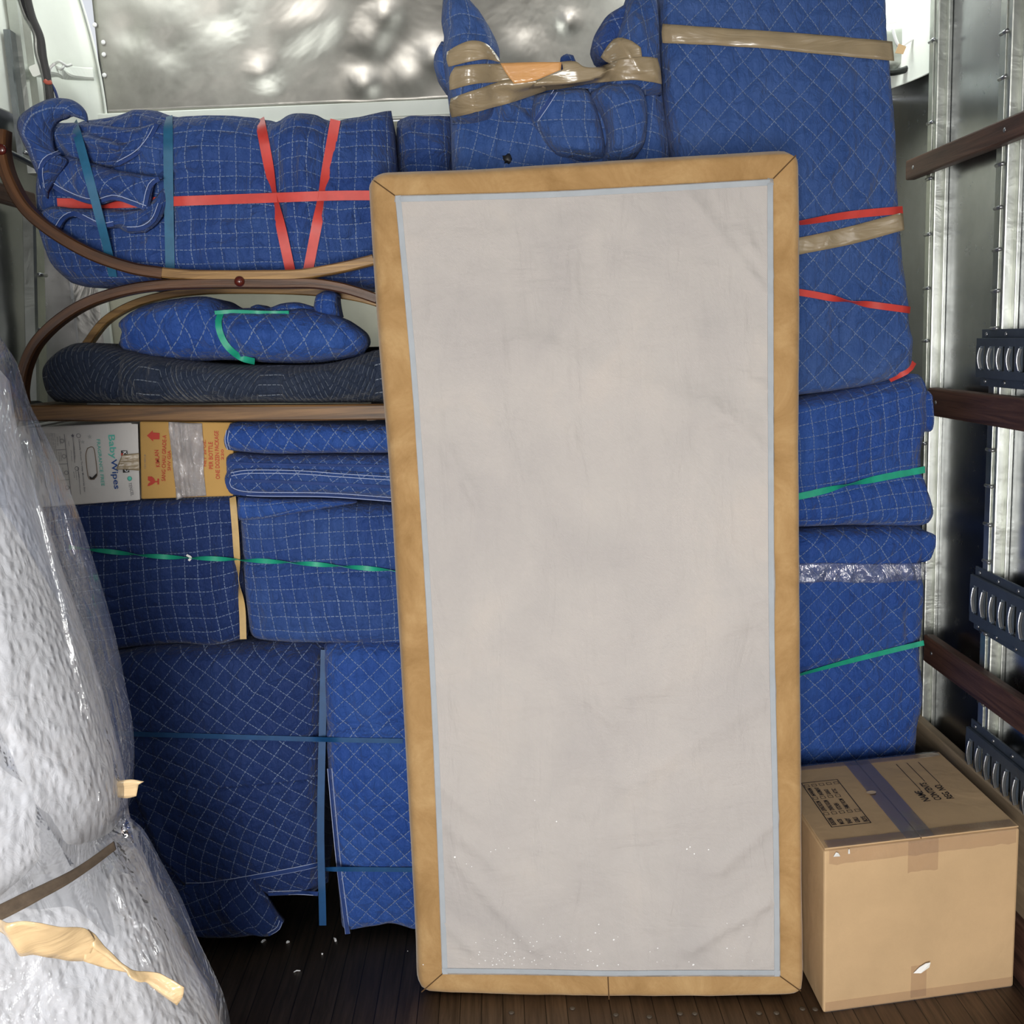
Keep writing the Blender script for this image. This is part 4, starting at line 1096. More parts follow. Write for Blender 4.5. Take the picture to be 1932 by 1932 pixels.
gb = bundle('blanket', Gn, ('quilt_bright', 0.046),
    [(228, 590), (260, 575), (320, 562), (380, 558), (410, 572), (430, 580), (470, 580), (520, 585), (560, 580), (600, 586), (640, 598), (668, 615)], [(668, 615), (685, 630), (690, 650), (678, 672)],
    [(206, 650), (240, 672), (320, 684), (420, 680), (520, 686), (600, 684), (678, 672)], [(228, 590), (215, 612), (222, 625), (206, 650)], 2.80, .20, .055, .04, .008, (5, 5), ang=DG, seed=52, cell=.008,
    folds=[(412, 578, 425, 640, -.014, 12), (425, 640, 470, 684, -.012, 10), (220, 600, 230, 660, .010, 8), (240, 600, 400, 570, .010, 10)])
g2 = bundle('loose_end', Gn, ('quilt_bright', 0.046), [(470, 578), (485, 574), (505, 580), (530, 572), (560, 570), (590, 578)], [(590, 578), (600, 590), (600, 600)], [(470, 598), (530, 600), (600, 600)], [(470, 578), (468, 588), (470, 598)], 2.86, .08, .02, .01, .006, seed=53, cell=.006)
g3 = bundle('loose_end', Gn, ('quilt_bright', 0.046), [(594, 556), (612, 548), (632, 552), (634, 562)], [(634, 562), (636, 580), (640, 598)], [(592, 600), (615, 604), (640, 598)], [(594, 556), (590, 575), (592, 600)], 2.85, .08, .02, .012, .006, seed=54, cell=.006)
tG = bvh(gb, g2)
ribbon('green_strap', Gn, M['strap_green'], [(418, 588), (412, 606), (416, 630), (430, 655), (455, 675), (480, 682)], .017, 2.78, tG, .006)
ribbon('green_strap', Gn, M['strap_green'], [(405, 590), (440, 588), (500, 590), (545, 590)], .010, 2.82, tG, .006)

# ---- cartons in the shelf gap
def carton(name, label, cat, tl, tr, bl, br, Y, depth, mat, grp=None):
    a, b, c, d = [P(x, y, Y) for x, y in (tl, tr, br, bl)]
    t = thing(name, label, cat, (a+b+c+d)/4)
    V = []; 
    for q in (a, b, c, d): V.append(q)
    for q in (a, b, c, d): V.append(q+Vector((0, depth, 0)))
    Fc = [(3, 2, 1, 0), (4, 5, 6, 7), (0, 1, 5, 4), (1, 2, 6, 5), (2, 3, 7, 6), (3, 0, 4, 7)]
    import bmesh
    bm = bmesh.new(); vs = [bm.verts.new(v) for v in V]; [bm.faces.new([vs[i] for i in f]) for f in Fc]
    bmesh.ops.bevel(bm, geom=bm.edges[:], offset=.004, segments=2, affect='EDGES', profile=.5)
    bm.verts.ensure_lookup_table(); V2 = [v.co.copy() for v in bm.verts]; F2 = [[v.index for v in f.verts] for f in bm.faces]; bm.free()
    mk('box', V2, F2, mat, t, smooth=False)
    return t
YK = 2.76
WB = carton('white_carton', 'white printed carton of wipes on its side under the wooden frame', 'carton', (20, 808), (248, 797), (20, 962), (262, 944), YK, .3, M['card_white'])
KB = carton('brown_carton', 'ochre carton with red printing and crumpled clear tape beside the white carton', 'carton', (263, 795), (440, 797), (266, 942), (440, 936), YK+.005, .3, M['card_ochre'])
def pl_(par, nm, vf, mat): return mk(nm, vf[0], vf[1], M[mat], par, smooth=False)
YT = YK-.003
def up_text(s, xa, ya, xb, yb, h, bold=0.0, Y=YT):
    """reads from (xa, ya) to (xb, yb), glyph height h px, baseline on the line"""
    a, b = P(xa, ya, Y), P(xb, yb, Y); U = (b-a); n = Vector((0, -1, 0)); Vv = n.cross(U).normalized()
    return text_vf(s, a, U, Vv, U.length, h/F*Y, bold)
def px_line(xa, ya, xb, yb, t, Y=YT):
    a, b = P(xa, ya, Y), P(xb, yb, Y); U = b-a; n = Vector((0, -1, 0)); Vv = n.cross(U).normalized()
    return quad_vf(a-Vv*(t/F*Y/2), U, Vv, U.length, t/F*Y)
def tjoin(par, nm, vfs, mat): return joined(nm, vfs, M[mat], par)
# white carton
tjoin(WB, 'printed_text', [up_text('Baby', 200, 821, 205, 866, 16, .01)], 'ink_teal')
tjoin(WB, 'printed_text', [up_text('Wipes', 205, 867, 212, 923, 15, .012)], 'ink_navy')
tjoin(WB, 'printed_text', [up_text('FRAGRANCE FREE', 182, 829, 191, 917, 6.5, .005)], 'ink_teal')
q = [P(x, y, YT) for x, y in ((228, 850), (240, 850), (244, 891), (232, 892))]
mk('logo_plate', q, [(3, 2, 1, 0)], M['black'], WB, smooth=False)
tjoin(WB, 'printed_letter', [up_text('K', 231.5, 852, 232.5, 858, 7, .02, YT-.001)], 'white'); tjoin(WB, 'printed_letter', [up_text('D', 235, 884, 235.5, 890, 7, .02, YT-.001)], 'white')
tjoin(WB, 'printed_text', [px_line(230, 855, 230.6, 860, 4, YT-.001)], 'ink_red')
tjoin(WB, 'printed_text', [up_text('TENCEL', 242, 911, 247, 936, 6, .0)], 'ink_grey')
V, Fc = dome_vf(P(244.5, 903, YT+.001), .0065, .001, (0, -1, 0), 10, 2); mk('leaf_mark', V, Fc, M['ink_teal'], WB)
tjoin(WB, 'printed_text', [up_text('Clinically Proven To Help Moisturize Skin', 147, 829, 158, 928, 3.6, .01)], 'ink_grey')
wl = [px_line(121, 819, 134, 933, .9), px_line(137, 819, 141, 873, .8), px_line(147, 882, 152, 933, .8),
      px_line(105, 849, 124, 848, .8), px_line(109, 876, 127, 875, .8), px_line(112, 906, 130, 905, .8)]
rs = random.Random(5)
def words(n, r):
    L = ['gently', 'cleans', 'with', 'plant', 'based', 'fibers', 'and', 'water', 'soft', 'care', 'for', 'skin', 'wipes', 'baby', 'safe', 'tested', 'free', 'of', 'dyes']
    return ' '.join(r.choice(L) for _ in range(n))
for k in range(9):
    x = 75+k*3.3
    wl.append(up_text(words(13, rs), x, 817+(k % 2), x+11+(k % 3)*.3, 817+rs.uniform(100, 114), 2.1))
for k in range(4):
    x = 62+k*1.0; wl.append(up_text(words(4, rs), 60+k*3, 818, 62+k*3.4, 845+k*3, 2.0))
for (x, y0, y1, s) in ((112, 823, 839, 'safe for'), (107, 824, 841, 'delicate skin'), (139, 842, 866, 'made with fiber'), (133, 850, 870, 'plant based'), (128, 833, 842, 'hypo'), (114, 853, 869, 'tested and'), (110, 853, 870, 'trusted'),
                      (117, 882, 900, 'dermatology'), (121, 911, 925, 'no parabens'), (117, 911, 926, 'or alcohol'), (147, 890, 902, 'water'), (142, 889, 905, 'purified'), (138, 890, 902, 'gentle')):
    wl.append(up_text(s, x, y0, x+1.6, y1, 2.2))
for (x, y, r) in ((117, 832, 4), (121, 861, 4), (125, 892, 4), (127, 920, 4), (148, 822, 4.2), (145, 884, 4)):
    c = P(x, y, YT); R = r/F*YT; V = []; Fc = []
    for i in range(16):
        an = i*math.pi/8
        for rr_ in (R, R*.78): V.append(c+Vector((math.cos(an)*rr_, 0, math.sin(an)*rr_)))
    for i in range(16):
        j = (i+1) % 16; Fc.append((2*i, 2*i+1, 2*j+1, 2*j))
    wl.append((V, Fc))
def star_vf(x, y, r, Y=YT):
    c = P(x, y, Y); R = r/F*Y
    V = [c+Vector((math.cos(i*math.pi/5+.3)*(R if i % 2 == 0 else R*.42), 0, math.sin(i*math.pi/5+.3)*(R if i % 2 == 0 else R*.42))) for i in range(10)]
    return V, [tuple(range(10))[::-1]]
wl.append(star_vf(137, 822, 4))
tjoin(WB, 'printed_text', wl, 'ink_grey')
tjoin(WB, 'printed_stars', [star_vf(169, 824, 4.5), star_vf(156, 834, 4)], 'ink_star')
# hand hole
hc = [(165, 846), (173, 843), (178, 850), (183, 890), (181, 900), (173, 905), (166, 898), (162, 860)]
C = catmull(W3(hc+[hc[0]], YT), 40); V, Fc = tube_vf(C, .0009, 5); mk('hand_hole_cut', V, Fc, M['card_edge'], WB)
q = W3([(168, 898), (174, 901), (182, 893), (183, 897), (178, 905), (170, 905)], YT-.0005); mk('hand_hole_gap', [Vector(p) for p in q], [(5, 4, 3, 2, 1, 0)], M['black'], WB, smooth=False)
tape('brown_tape', WB, [(231, 858), (262, 855)], [(262, 855), (263, 888)], [(219, 886), (236, 886), (263, 888)], [(231, 858), (226, 868), (219, 886)], YK-.006, None, wr=.0015, wrs=(40, 40), cell=.004)
mk('end_panel', [P(x, y, YK-.001) for x, y in ((247, 800), (260, 800), (264, 943), (255, 942))], [(3, 2, 1, 0)], M['card_white'], WB, smooth=False)
# brown carton
YT2 = YK+.002
def ut2(s, xa, ya, xb, yb, h, bold=.011): return up_text(s, xa, ya, xb, yb, h, bold, YT2)
for q in [ut2('KIMLAN', 302, 881, 299, 849, 8), ut2('SANG CHAU GRADE-A', 312, 908, 314, 821, 7.5), ut2('SHV GIA', 322, 888, 322, 850, 6),
                           ut2('20 OZ.', 389, 858, 388, 830, 6.5), ut2('NET', 389, 880, 389, 862, 5), ut2('PER BOTTLE', 402, 885, 401, 834, 8), ut2('ONE DOZEN PACKAGE', 415, 904, 412, 813, 8), ut2('220', 422, 868, 422, 848, 5)]: tjoin(KB, 'printed_text', [q], 'ink_red')
def poly_px(pts, Y): 
    V = [P(x, y, Y) for x, y in pts]; return V, [tuple(range(len(V)))[::-1]]
tjoin(KB, 'red_arrow_mark', [poly_px([(277, 822), (288, 812), (288, 816), (301, 817), (301, 829), (289, 829), (289, 833)], YT2)], 'ink_red')
tjoin(KB, 'red_glass_mark', [poly_px([(279, 899), (286, 899), (290, 902), (293, 908), (293, 910), (288, 914), (281, 917), (278, 917), (280, 912), (284, 909), (279, 906)], YT2),
                             poly_px([(293, 908), (297, 907), (297, 903), (300, 903), (300, 914), (297, 914), (297, 910), (293, 910)], YT2)], 'ink_red')
tjoin(KB, 'printed_text', [up_text('12119714', 275, 884, 275, 858, 3, 0, YT2)], 'ink_grey')
tape('clear_tape_band', KB, [(318, 796), (345, 797), (380, 799)], [(380, 799), (384, 850), (384, 890), (388, 936)], [(332, 944), (350, 938), (388, 936)], [(318, 796), (322, 840), (328, 900), (332, 944)], YK-.004, None, 'crinkle', wr=.010, wrs=(26, 10), cell=.004, seed=4,
     folds=[(330+i*9, 800, 345+i*9, 935, .006, 2) for i in range(5)]) if 'crinkle' in M else None
# ---- folded blankets
G2 = 'folded moving blankets on the shelf'
def folded(label, top, right, bottom, left, Y, mat, seed, ang):
    t = thing('folded_blanket', label, 'moving blanket', P(560, bottom[0][1], Y), G2)
    o = bundle('blanket', t, mat, top, right, bottom, left, Y, .3, .03, .01, .004, (4, 4), ang=ang, seed=seed, cell=.007)
    return t, o
t1, o1 = folded('blue folded blanket, topmost of the folded pile under the wooden seat rail', [(420, 822), (428, 806), (446, 799), (600, 801), (800, 806)], [(800, 806), (800, 856)],
                [(422, 851), (500, 858), (620, 857), (800, 856)], [(420, 822), (418, 838), (422, 851)], 2.72, ('quilt_bright', 0.034), 61, DG)
t2, o2 = folded('blue folded blanket in many layers with a rolled hem, directly beneath the diamond-stitched one', [(421, 866), (436, 858), (500, 862), (620, 861), (800, 862)], [(800, 862), (800, 948)],
                [(428, 928), (450, 934), (620, 936), (800, 948)], [(421, 866), (424, 890), (420, 905), (428, 928)], 2.73, ('quilt', 0.034), 62, DG)
b2 = bvh(o2)
# layer edges and hems of the second blanket
sheet('hem_layer', t2, ('quilt', 0.034), [(423, 898), (440, 886), (500, 884), (620, 888), (800, 897)], [(800, 897), (800, 949)], [(430, 928), (455, 936), (620, 938), (800, 949)], [(423, 898), (424, 915), (430, 928)], 2.735, .012, b2, .012, cell=.008, wr=.003, ang=.6, seed=3, curl=.02)
b2b = bvh(bpy.data.objects['hem_layer'], o2)
hem(t2, b2b, [(436, 895), (470, 890), (560, 891), (660, 898), (760, 904)], 2.71, bind=False, gap=6)
hem(t2, b2b, [(432, 902), (430, 912), (440, 925), (480, 932), (620, 934), (760, 944)], 2.71, gap=7, bw=.014)
ribbon('fold_shadow_strip', t2, M['binding'], [(440, 908), (500, 908), (640, 914), (760, 920)], .008, 2.71, b2b, .003)  # dark strip laid in as the shade between folded layers
ribbon('hem', t2, M['binding'], [(434, 873), (500, 876), (640, 878), (760, 880)], .006, 2.71, b2, .003)
hem(t1, bvh(o1), [(430, 812), (427, 830), (432, 848)], 2.71, bind=False, gap=5)

# ---- middle-left bundle
MB = thing('wrapped_bundle', 'shade-darkened blue square-stitched bundle beneath the two cartons, crossed by a twisted green strap', 'moving bundle', P(420, 1225, 2.78), 'quilt-wrapped furniture')
m1 = bundle('quilted_blanket', MB, ('quilt_shaded', 0.0375), [(-40, 966), (106, 950), (300, 944), (390, 938), (444, 937)], [(444, 937), (448, 1000), (452, 1080), (458, 1150), (460, 1208)],
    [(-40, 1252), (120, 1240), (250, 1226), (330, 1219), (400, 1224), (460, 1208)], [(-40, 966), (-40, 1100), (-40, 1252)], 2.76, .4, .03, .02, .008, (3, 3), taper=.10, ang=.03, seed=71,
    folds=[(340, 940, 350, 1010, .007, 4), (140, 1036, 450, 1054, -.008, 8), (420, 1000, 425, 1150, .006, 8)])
m2 = bundle('quilted_blanket', MB, ('quilt', 0.0375), [(446, 945), (500, 950), (620, 952), (730, 955), (820, 960)], [(820, 960), (820, 1100), (820, 1224)],
    [(468, 1204), (490, 1212), (560, 1218), (700, 1220), (820, 1224)], [(446, 945), (450, 1010), (455, 1090), (460, 1150), (468, 1204)], 2.74, .4, .035, .025, .010, (3, 4), ang=.08, seed=72,
    folds=[(450, 1056, 745, 1078, -.010, 8), (640, 1060, 700, 980, .006, 9), (500, 1200, 520, 1120, .006, 8), (600, 1130, 660, 1090, .005, 8)])
m3 = bundle('folded_edge', MB, ('quilt_bright', 0.0375), [(446, 940), (520, 944), (600, 944), (650, 946)], [(650, 946), (672, 948), (668, 952)], [(448, 984), (500, 980), (570, 968), (640, 956), (668, 952)], [(446, 940), (445, 962), (448, 984)],
            2.71, .06, .018, .006, .006, ang=.1, seed=73, cell=.007)
tM = bvh(m1, m2)
ribbon('green_strap', MB, M['strap_green'], [(130, 1032), (200, 1040), (300, 1050), (450, 1056), (600, 1065), (760, 1078)], .013, 2.74, tM, .008, twf=lambda t: t*11.5*math.pi/1.75+.3, smooth=10, step=.006)
ribbon('knot', MB, M['wire_white'], [(352, 1047), (360, 1052), (356, 1058)], .006, 2.74, tM, .010, step=.002)
ribbon('tan_strap', MB, M['strap_tan'], [(439, 938), (444, 1000), (450, 1090), (457, 1150), (459, 1206)], .018, 2.74, tM, .012, twf=lambda t: 1.35*math.exp(-((t-.58)/.12)**2), smooth=30)

# ---- big bottom bundle
O_ = thing('wrapped_bundle', 'very large shade-darkened blue diamond-stitched bundle at floor level between mattress and bed base', 'moving bundle', PZ(500, 1765), 'quilt-wrapped furniture')
o1 = bundle('quilted_blanket', O_, ('quilt_shaded', 0.043), [(60, 1250), (210, 1238), (280, 1228), (380, 1226), (480, 1222), (560, 1218), (610, 1226)], [(610, 1226), (606, 1400), (604, 1550), (606, 1640), (612, 1690)],
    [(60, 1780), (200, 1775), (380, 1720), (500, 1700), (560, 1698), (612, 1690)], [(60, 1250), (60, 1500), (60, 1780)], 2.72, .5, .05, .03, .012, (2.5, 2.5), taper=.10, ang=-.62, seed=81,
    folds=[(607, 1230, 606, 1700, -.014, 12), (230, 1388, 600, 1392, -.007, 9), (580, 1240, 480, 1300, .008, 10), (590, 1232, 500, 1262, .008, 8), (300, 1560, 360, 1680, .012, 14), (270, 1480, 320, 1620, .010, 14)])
o2 = bundle('quilted_blanket', O_, ('quilt_bright', 0.043), [(606, 1226), (640, 1219), (700, 1217), (830, 1220)], [(830, 1220), (835, 1500), (835, 1766)],
    [(642, 1768), (700, 1757), (740, 1752), (780, 1762), (835, 1766)], [(606, 1226), (612, 1400), (622, 1550), (634, 1680), (642, 1768)], 2.70, .5, .04, .02, .010, (3, 2.5), taper=.10, ang=DG+.05, seed=82,
    folds=[(618, 1384, 760, 1352, .014, 8, 's'), (605, 1402, 765, 1398, -.006, 8), (620, 1640, 770, 1640, -.006, 8), (640, 1250, 700, 1360, .006, 12)])
o3 = sheet('loose_flap', O_, ('quilt_shaded', 0.043), [(250, 1500), (400, 1490), (520, 1480), (608, 1470)], [(608, 1470), (606, 1560), (612, 1634)], [(345, 1674), (400, 1672), (500, 1655), (560, 1644), (612, 1630)], [(250, 1500), (290, 1600), (345, 1674)],
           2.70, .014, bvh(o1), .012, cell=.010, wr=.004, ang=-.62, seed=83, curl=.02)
o4 = sheet('loose_flap', O_, ('quilt_shaded', 0.043), [(330, 1668), (400, 1664), (450, 1656), (470, 1650)], [(470, 1650), (490, 1680), (515, 1715), (534, 1744)],
           [(340, 1768), (400, 1772), (455, 1770), (480, 1762), (505, 1770), (534, 1744)], [(330, 1668), (335, 1720), (340, 1768)], 2.69, .016, None, cell=.009, wr=.014, wrs=(8, 5), bulge=.03, ang=.3, seed=84, curl=.02,
           folds=[(430, 1700, 480, 1765, .016, 12)])
hem(o3, bvh(o3, o1), [(350, 1670), (400, 1668), (500, 1651), (560, 1640), (606, 1630)], 2.68, gap=8)
hem(o4, bvh(o4), [(530, 1738), (524, 1752), (506, 1763)], 2.68, gap=6)
hem(o1, bvh(o1), [(506, 1686), (560, 1684), (600, 1686)], 2.68, gap=7)
hem(o2, bvh(o2), [(622, 1450), (630, 1540), (640, 1640), (648, 1700), (656, 1762)], 2.68, gap=8)
tO = bvh(o1, o2, o3)
ribbon('blue_strap', O_, M['strap_blue'], [(612, 1226), (608, 1390), (605, 1560), (608, 1700), (609, 1746)], .020, 2.66, tO, .008, smooth=20, taut=True)
ribbon('blue_strap', O_, M['strap_blue'], [(215, 1384), (400, 1389), (605, 1395), (760, 1398)], .014, 2.66, tO, .007, smooth=10)
ribbon('blue_strap', O_, M['strap_blue'], [(600, 1640), (680, 1640), (780, 1641)], .014, 2.66, tO, .009, smooth=10)

# ================================================================== CARTON AT RIGHT
def big_carton():
    BL = PZ(1553, 1912); BR = PZ(1912, 1862)
    BR = Vector((BR.x, BR.y, 0)); U = (BR-BL).normalized(); Wd = (BR-BL).length; Dp = .47
    Nn = Vector((0, 1, 0))                                # its sides run along the truck; the carton is racked out of square
    # height from the front-top corner
    lo, hi = .1, .8
    for _ in range(40):
        m = (lo+hi)/2
        if proj(BL+Vector((0, 0, m)))[1] > 1604: lo = m
        else: hi = m
    H = lo
    t = thing('cardboard_carton', 'brown cardboard moving carton with black printed checklist on its lid, on the floor at right', 'carton', BL)
    Z = Vector((0, 0, 1))
    def at(u, n, z): return BL+U*u+Nn*n+Z*z
    ang = math.atan2(U.y, U.x)
    def abox(c, sz, bev):
        V, Fc = box_vf(c, sz, 0, bev); return [at(*v) for v in V], Fc
    V, Fc = abox((Wd/2, Dp/2, H/2-.0015), (Wd, Dp, H-.003), .006); mk('box', V, Fc, M['card'], t, smooth=False)
    g = .0015
    def flap(nm, u0, u1):
        V, Fc = abox(((u0+u1)/2, Dp/2, H+.001), (u1-u0, Dp-.004, .004), .0015); return mk(nm, V, Fc, M['card'], t, smooth=False)
    mid = Wd*.49
    flap('lid_flap', .002, mid-g); flap('lid_flap', mid+g, Wd-.002)
    zt = H+.0035
    # sheet helper on the lid or front
    def lid(nm, u0, u1, n0, n1, mat, dz=.0008, amp=.0008, nu=14, nn=40, cut=None):
        vs = []; fs = []
        for j in range(nn+1):
            for i in range(nu+1):
                u = u0+(u1-u0)*i/nu; n = n0+(n1-n0)*j/nn
                p = at(u, n, zt+dz+abs(noise.noise(Vector((u*30, n*12, 1))))*amp); vs.append(p)
        for j in range(nn):
            for i in range(nu):
                a = j*(nu+1)+i; fs.append((a, a+1, a+nu+2, a+nu+1))
        return mk(nm, vs, fs, M[mat], t)
    lid('clear_tape', mid-.04, mid+.036, -.001, Dp*.98, 'tape_clear', amp=.0025)
    lid('clear_tape', .01, Wd-.01, -.001, .035, 'tape_front', .0012, .003, 40, 6)
    lid('clear_tape', .01, Wd-.01, Dp-.035, Dp, 'tape_front', .0012, .002, 40, 6)
    def front(nm, u0, u1, z0, z1, mat, amp=.0012, seed=0, jag=0):
        vs = []; fs = []; nu, nz = 24, 12
        for j in range(nz+1):
            for i in range(nu+1):
                u = u0+(u1-u0)*i/nu; z = z0+(z1-z0)*j/nz
                if jag and j == 0: z += jag*noise.noise(Vector((u*40, seed, 0)))
                vs.append(at(u, -.0008-abs(noise.noise(Vector((u*26, z*26, seed))))*amp, z))
        for j in range(nz):
            for i in range(nu):
                a = j*(nu+1)+i; fs.append((a, a+1, a+nu+2, a+nu+1))
        return mk(nm, vs, fs, M[mat], t)
    front('clear_tape', .012, Wd-.01, H-.040, H-.001, 'tape_front', .003, 1, .006)
    front('clear_tape', mid-.035, mid+.045, H-.085, H-.003, 'tape_front', .002, 2, .01)
    front('clear_tape', mid-.020, mid+.022, .010, .098, 'tape_front', .002, 3)
    front('clear_tape', .005, Wd-.005, .001, .030, 'tape_front', .001, 4)
    # lifted tape ends, their glare painted in as white pieces
    def curl(pts, z_off=0):
        mk('tape_curl_glare', [at(*p) for p in pts], [tuple(range(len(pts)))], M['wire_white'], t, smooth=False)
    curl([(mid-.015, -.004, .080), (mid+.002, -.012, .083), (mid+.022, -.016, .099), (mid+.028, -.010, .108), (mid+.016, -.008, .106), (mid, -.006, .096)])
    curl([(.022, -.004, H-.018), (.040, -.004, H-.019), (.034, -.007, H-.008), (.028, -.006, H-.006)])
    curl([(.060, -.004, H-.015), (.065, -.004, H-.015), (.063, -.006, H-.002), (.060, -.006, H-.002)])
    # printing on the lid: reads away from the doorway
    tu = Nn; tv = -U
    def lt(s, u, n, ln, h, bold=.015): return text_vf(s, at(u, n, zt+.0006), tu, tv, ln, h, bold)
    def ll(u, n, ln, th=.0022): return quad_vf(at(u+th/2, n, zt+.0006), tu, tv, ln, th)
    for w_, u, ln, n, l2 in (('NAME', mid+.105, .062, .245, .17), ('CONTENTS', mid+.138, .105, .290, .125), ('REG. NO.', mid+.172, .088, .272, .143)):
        joined('printed_text', [lt(w_, u, .178, ln, .021)], M['black'], t); joined('printed_line', [ll(u, n, l2)], M['black'], t)
    u0 = .052; w_ = .108; n0 = .098; nl = .262
    fr = frame_vf(at(u0+w_, n0, zt+.0006), tu, tv, nl, w_, .0025)
    parts = [fr]
    c5 = [u0+.0215*k+.018 for k in range(5)]
    for s, u in zip(('BEDROOMS', 'MASTER', 'BABY', 'GIRLS', 'BOYS'), c5):
        parts.append(lt(s, u, n0+.010, .040 if len(s) > 6 else .028, .013, .02)); parts.append(frame_vf(at(u, n0+.066, zt+.0006), tu, tv, .014, .014, .0014))
    for s, u in zip(('LIVING ROOM', 'DINING ROOM', 'KITCHEN', 'FAMILY ROOM'), c5[:4]):
        parts.append(lt(s, u, n0+.088, .058 if len(s) > 8 else .036, .013, .02)); parts.append(frame_vf(at(u, n0+.158, zt+.0006), tu, tv, .014, .014, .0014))
    for s, u in zip(('BATHROOM', 'BASEMENT', 'GARAGE', 'ATTIC'), c5[:4]):
        parts.append(lt(s, u, n0+.178, .048 if len(s) > 7 else .03, .012, .02))
    parts.append(ll(u0+.012, n0+.180, .045, .0015))
    for u in c5: parts.append(frame_vf(at(u, n0+.234, zt+.0006), tu, tv, .014, .014, .0014))
    joined('printed_checklist', parts, M['black'], t)
    # torn hole in the clear tape
    V = [at(mid-.033+.014*math.cos(a)*1.0, .255+.010*math.sin(a), zt+.004) for a in [k*math.pi/6 for k in range(12)]]
    mk('paper_chip', V, [tuple(range(12))], M['tape_pale'], t, smooth=False)
big_carton()

# ================================================================== WRAPPED MATTRESS
MT = thing('wrapped_mattress', 'white quilted mattress in loose clear plastic, cinched by a dark band, filling the left foreground', 'mattress', PZ(150, 2150, 0))
# (px, py, y): the far edge is deep in the truck, the near part out of frame
FY = 1.95
def fpy(px, Y):
    lo, hi = 1000, 5000
    for _ in range(40):
        m = (lo+hi)/2
        if P(px, m, Y).z > 0: lo = m
        else: hi = m
    return lo
inner = [(-60, 660), (-35, 800), (10, 930), (62, 1080), (112, 1220), (155, 1360), (188, 1480), (203, 1560), (206, 1600), (218, 1640), (258, 1740), (295, 1820), (330, 1900), (395, 2010), (418, 2150), (430, fpy(430, 1.8)-15)]
def yfar(py): return 1.80
ir = [(x, y, yfar(y)) for x, y in inner]
pb_ = bundle('padding', MT, M['pad'], [(-600, 560, 1.45), (-400, 600, 1.56), (-220, 640, 1.66), (-60, 660, 1.8)], ir,
    [(-600, fpy(-600, 1.40)-20, 1.40), (-300, fpy(-300, 1.5)-20, 1.5), (100, fpy(100, 1.64)-20, 1.64), ir[-1]], [(-600, 560, 1.45), (-600, 1500, 1.42), (-600, fpy(-600, 1.40)-20, 1.40)], 1.8, .10, .05, .07, .009, (3, 3), cell=.012, quilt=0, seed=91, fine=.004, taper=.07,
    folds=[(213, 1595, -60, 1740, -.055, 34), (213, 1595, 120, 1560, .010, 14), (60, 1350, 200, 1520, .012, 12), (60, 1000, 110, 1180, .012, 14), (20, 1880, 60, 1990, .014, 14), (150, 1850, 60, 1700, .012, 16),
           (120, 1250, 200, 1480, .012, 12), (20, 1100, 90, 1500, .010, 20), (230, 1680, 300, 1930, .012, 14)])
tP = bvh(pb_)
outer = [(-30, 615), (0, 705), (28, 760), (70, 850), (110, 950), (150, 1080), (185, 1200), (210, 1310), (226, 1400), (229, 1480), (224, 1550), (215, 1592), (250, 1630), (290, 1700), (330, 1770), (365, 1850), (405, 1935), (430, 2010), (448, 2150), (460, fpy(460, 1.78))]
orr = [(x, y, 1.78) for x, y in outer]
film_ = bundle('plastic_film', MT, M['film'], [(-600, 540, 1.38), (-400, 570, 1.49), (-200, 590, 1.60), (-30, 615, 1.78)], orr,
    [(-600, fpy(-600, 1.33), 1.33), (-300, fpy(-300, 1.43), 1.43), (100, fpy(100, 1.57), 1.57), orr[-1]], [(-600, 540, 1.38), (-600, 1500, 1.35), (-600, fpy(-600, 1.33), 1.33)], 1.78, .08, .03, .07, .016, (4, 3), cell=.009, quilt=0, seed=93, fine=.003, taper=.07,
    folds=[(213, 1595, -60, 1745, -.05, 26), (60, 800, 200, 1400, .016, 7), (30, 740, 130, 1050, .012, 6), (215, 1420, 190, 1590, .010, 6), (240, 1640, 400, 1960, .012, 6), (225, 1640, 350, 1932, .012, 6), (110, 960, 215, 1340, .012, 5),
           (70, 1350, 190, 1500, .006, 6), (150, 1560, 200, 1500, .006, 4), (10, 1500, 120, 1650, .008, 8), (40, 1050, 90, 1120, .006, 3), (60, 1140, 30, 1100, .006, 3), (100, 1180, 70, 1240, .006, 3)])
tQ = bvh(film_)
def pp(x, y, Y): return (x, y, Y)
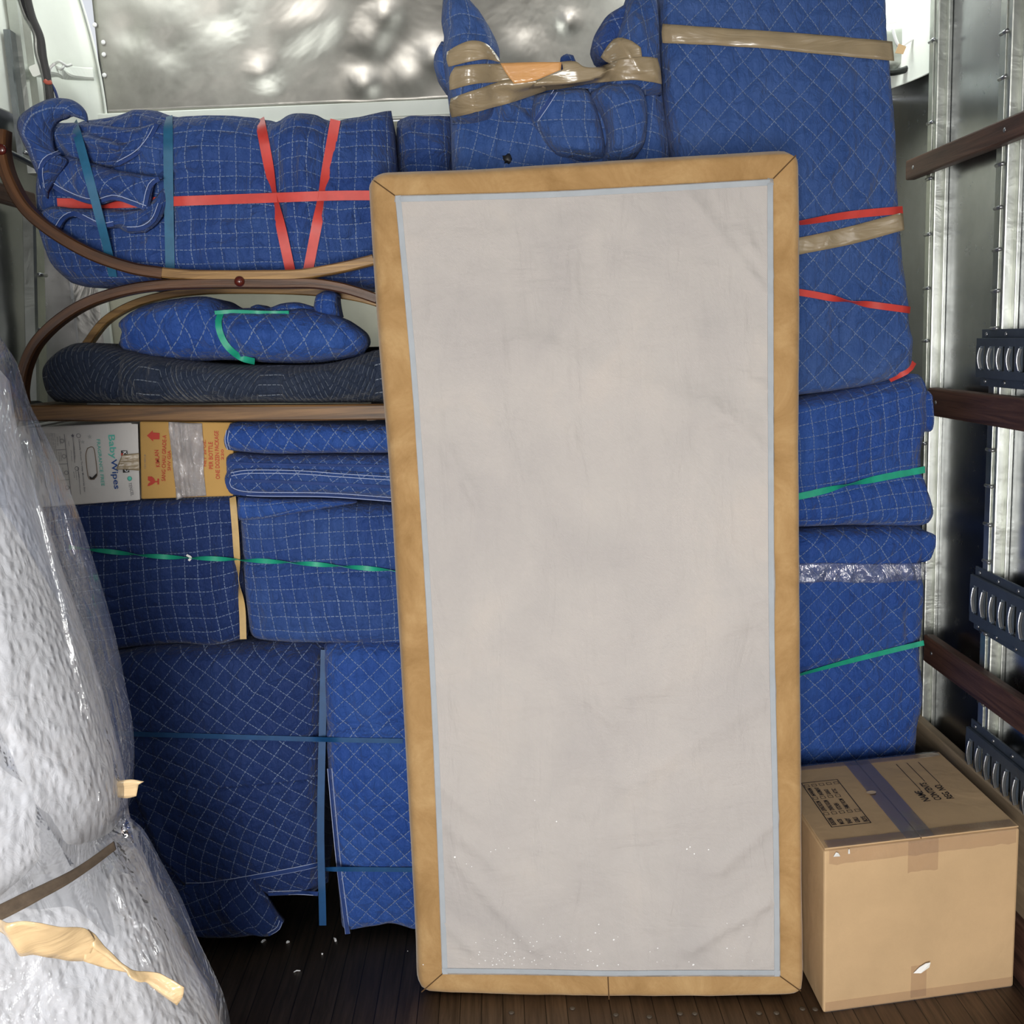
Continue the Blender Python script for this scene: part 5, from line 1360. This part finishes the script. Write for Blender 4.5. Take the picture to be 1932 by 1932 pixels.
bt = sheet('cinch_band', MT, M['tape_dark'], [(-60, 1735), (40, 1688), (140, 1640), (214, 1588)], [(214, 1588), (218, 1604)], [(-60, 1765), (20, 1728), (90, 1690), (150, 1655), (218, 1604)], [(-60, 1735), (-60, 1765)], 1.7, .004, tQ, .010, cell=.008, wr=.004, wrs=(20, 20), seed=2)
tail = sheet('tape_tail', MT, M['tape_pale'], [(-30, 1732, 1.40), (40, 1736, 1.37), (110, 1748, 1.40), (160, 1752, 1.44), (180, 1772, 1.46)], [(180, 1772, 1.46), (176, 1790, 1.46), (163, 1812, 1.46)],
    [(-30, 1752, 1.40), (15, 1765, 1.40), (40, 1795, 1.40), (80, 1805, 1.41), (130, 1812, 1.44), (163, 1812, 1.46)], [(-30, 1732, 1.40), (-30, 1752, 1.40)], 1.4, .0012, None, cell=.006, wr=.006, wrs=(16, 16), seed=5, folds=[(20, 1745, 45, 1790, .016, 12)], label='pale tan masking tape end')
tail2 = sheet('tape_tail', MT, M['tape_pale'], [(165, 1755, 1.45), (200, 1785, 1.47), (250, 1822, 1.48), (300, 1840, 1.49), (348, 1862, 1.50)], [(348, 1862, 1.50), (345, 1880, 1.5), (334, 1897, 1.50)],
    [(158, 1812, 1.45), (200, 1828, 1.47), (250, 1838, 1.48), (290, 1866, 1.49), (334, 1897, 1.50)], [(165, 1755, 1.45), (158, 1812, 1.45)], 1.45, .0012, None, cell=.005, wr=.005, wrs=(16, 16), seed=6,
    folds=[(180, 1780, 270, 1840, .010, 7), (250, 1830, 330, 1880, .008, 6)], label='twisted pale masking tape end')
sheet('tape_tab', MT, M['tape_pale'], [(222, 1474, 1.8), (245, 1470, 1.8), (272, 1474, 1.8)], [(272, 1474, 1.8), (262, 1480, 1.8), (257, 1502, 1.8)], [(222, 1505, 1.8), (240, 1506, 1.8), (257, 1502, 1.8)], [(222, 1474, 1.8), (222, 1505, 1.8)], 1.8, .0012, None, cell=.006, wr=.003, wrs=(20, 20), folds=[(224, 1479, 270, 1476, .005, 3)])
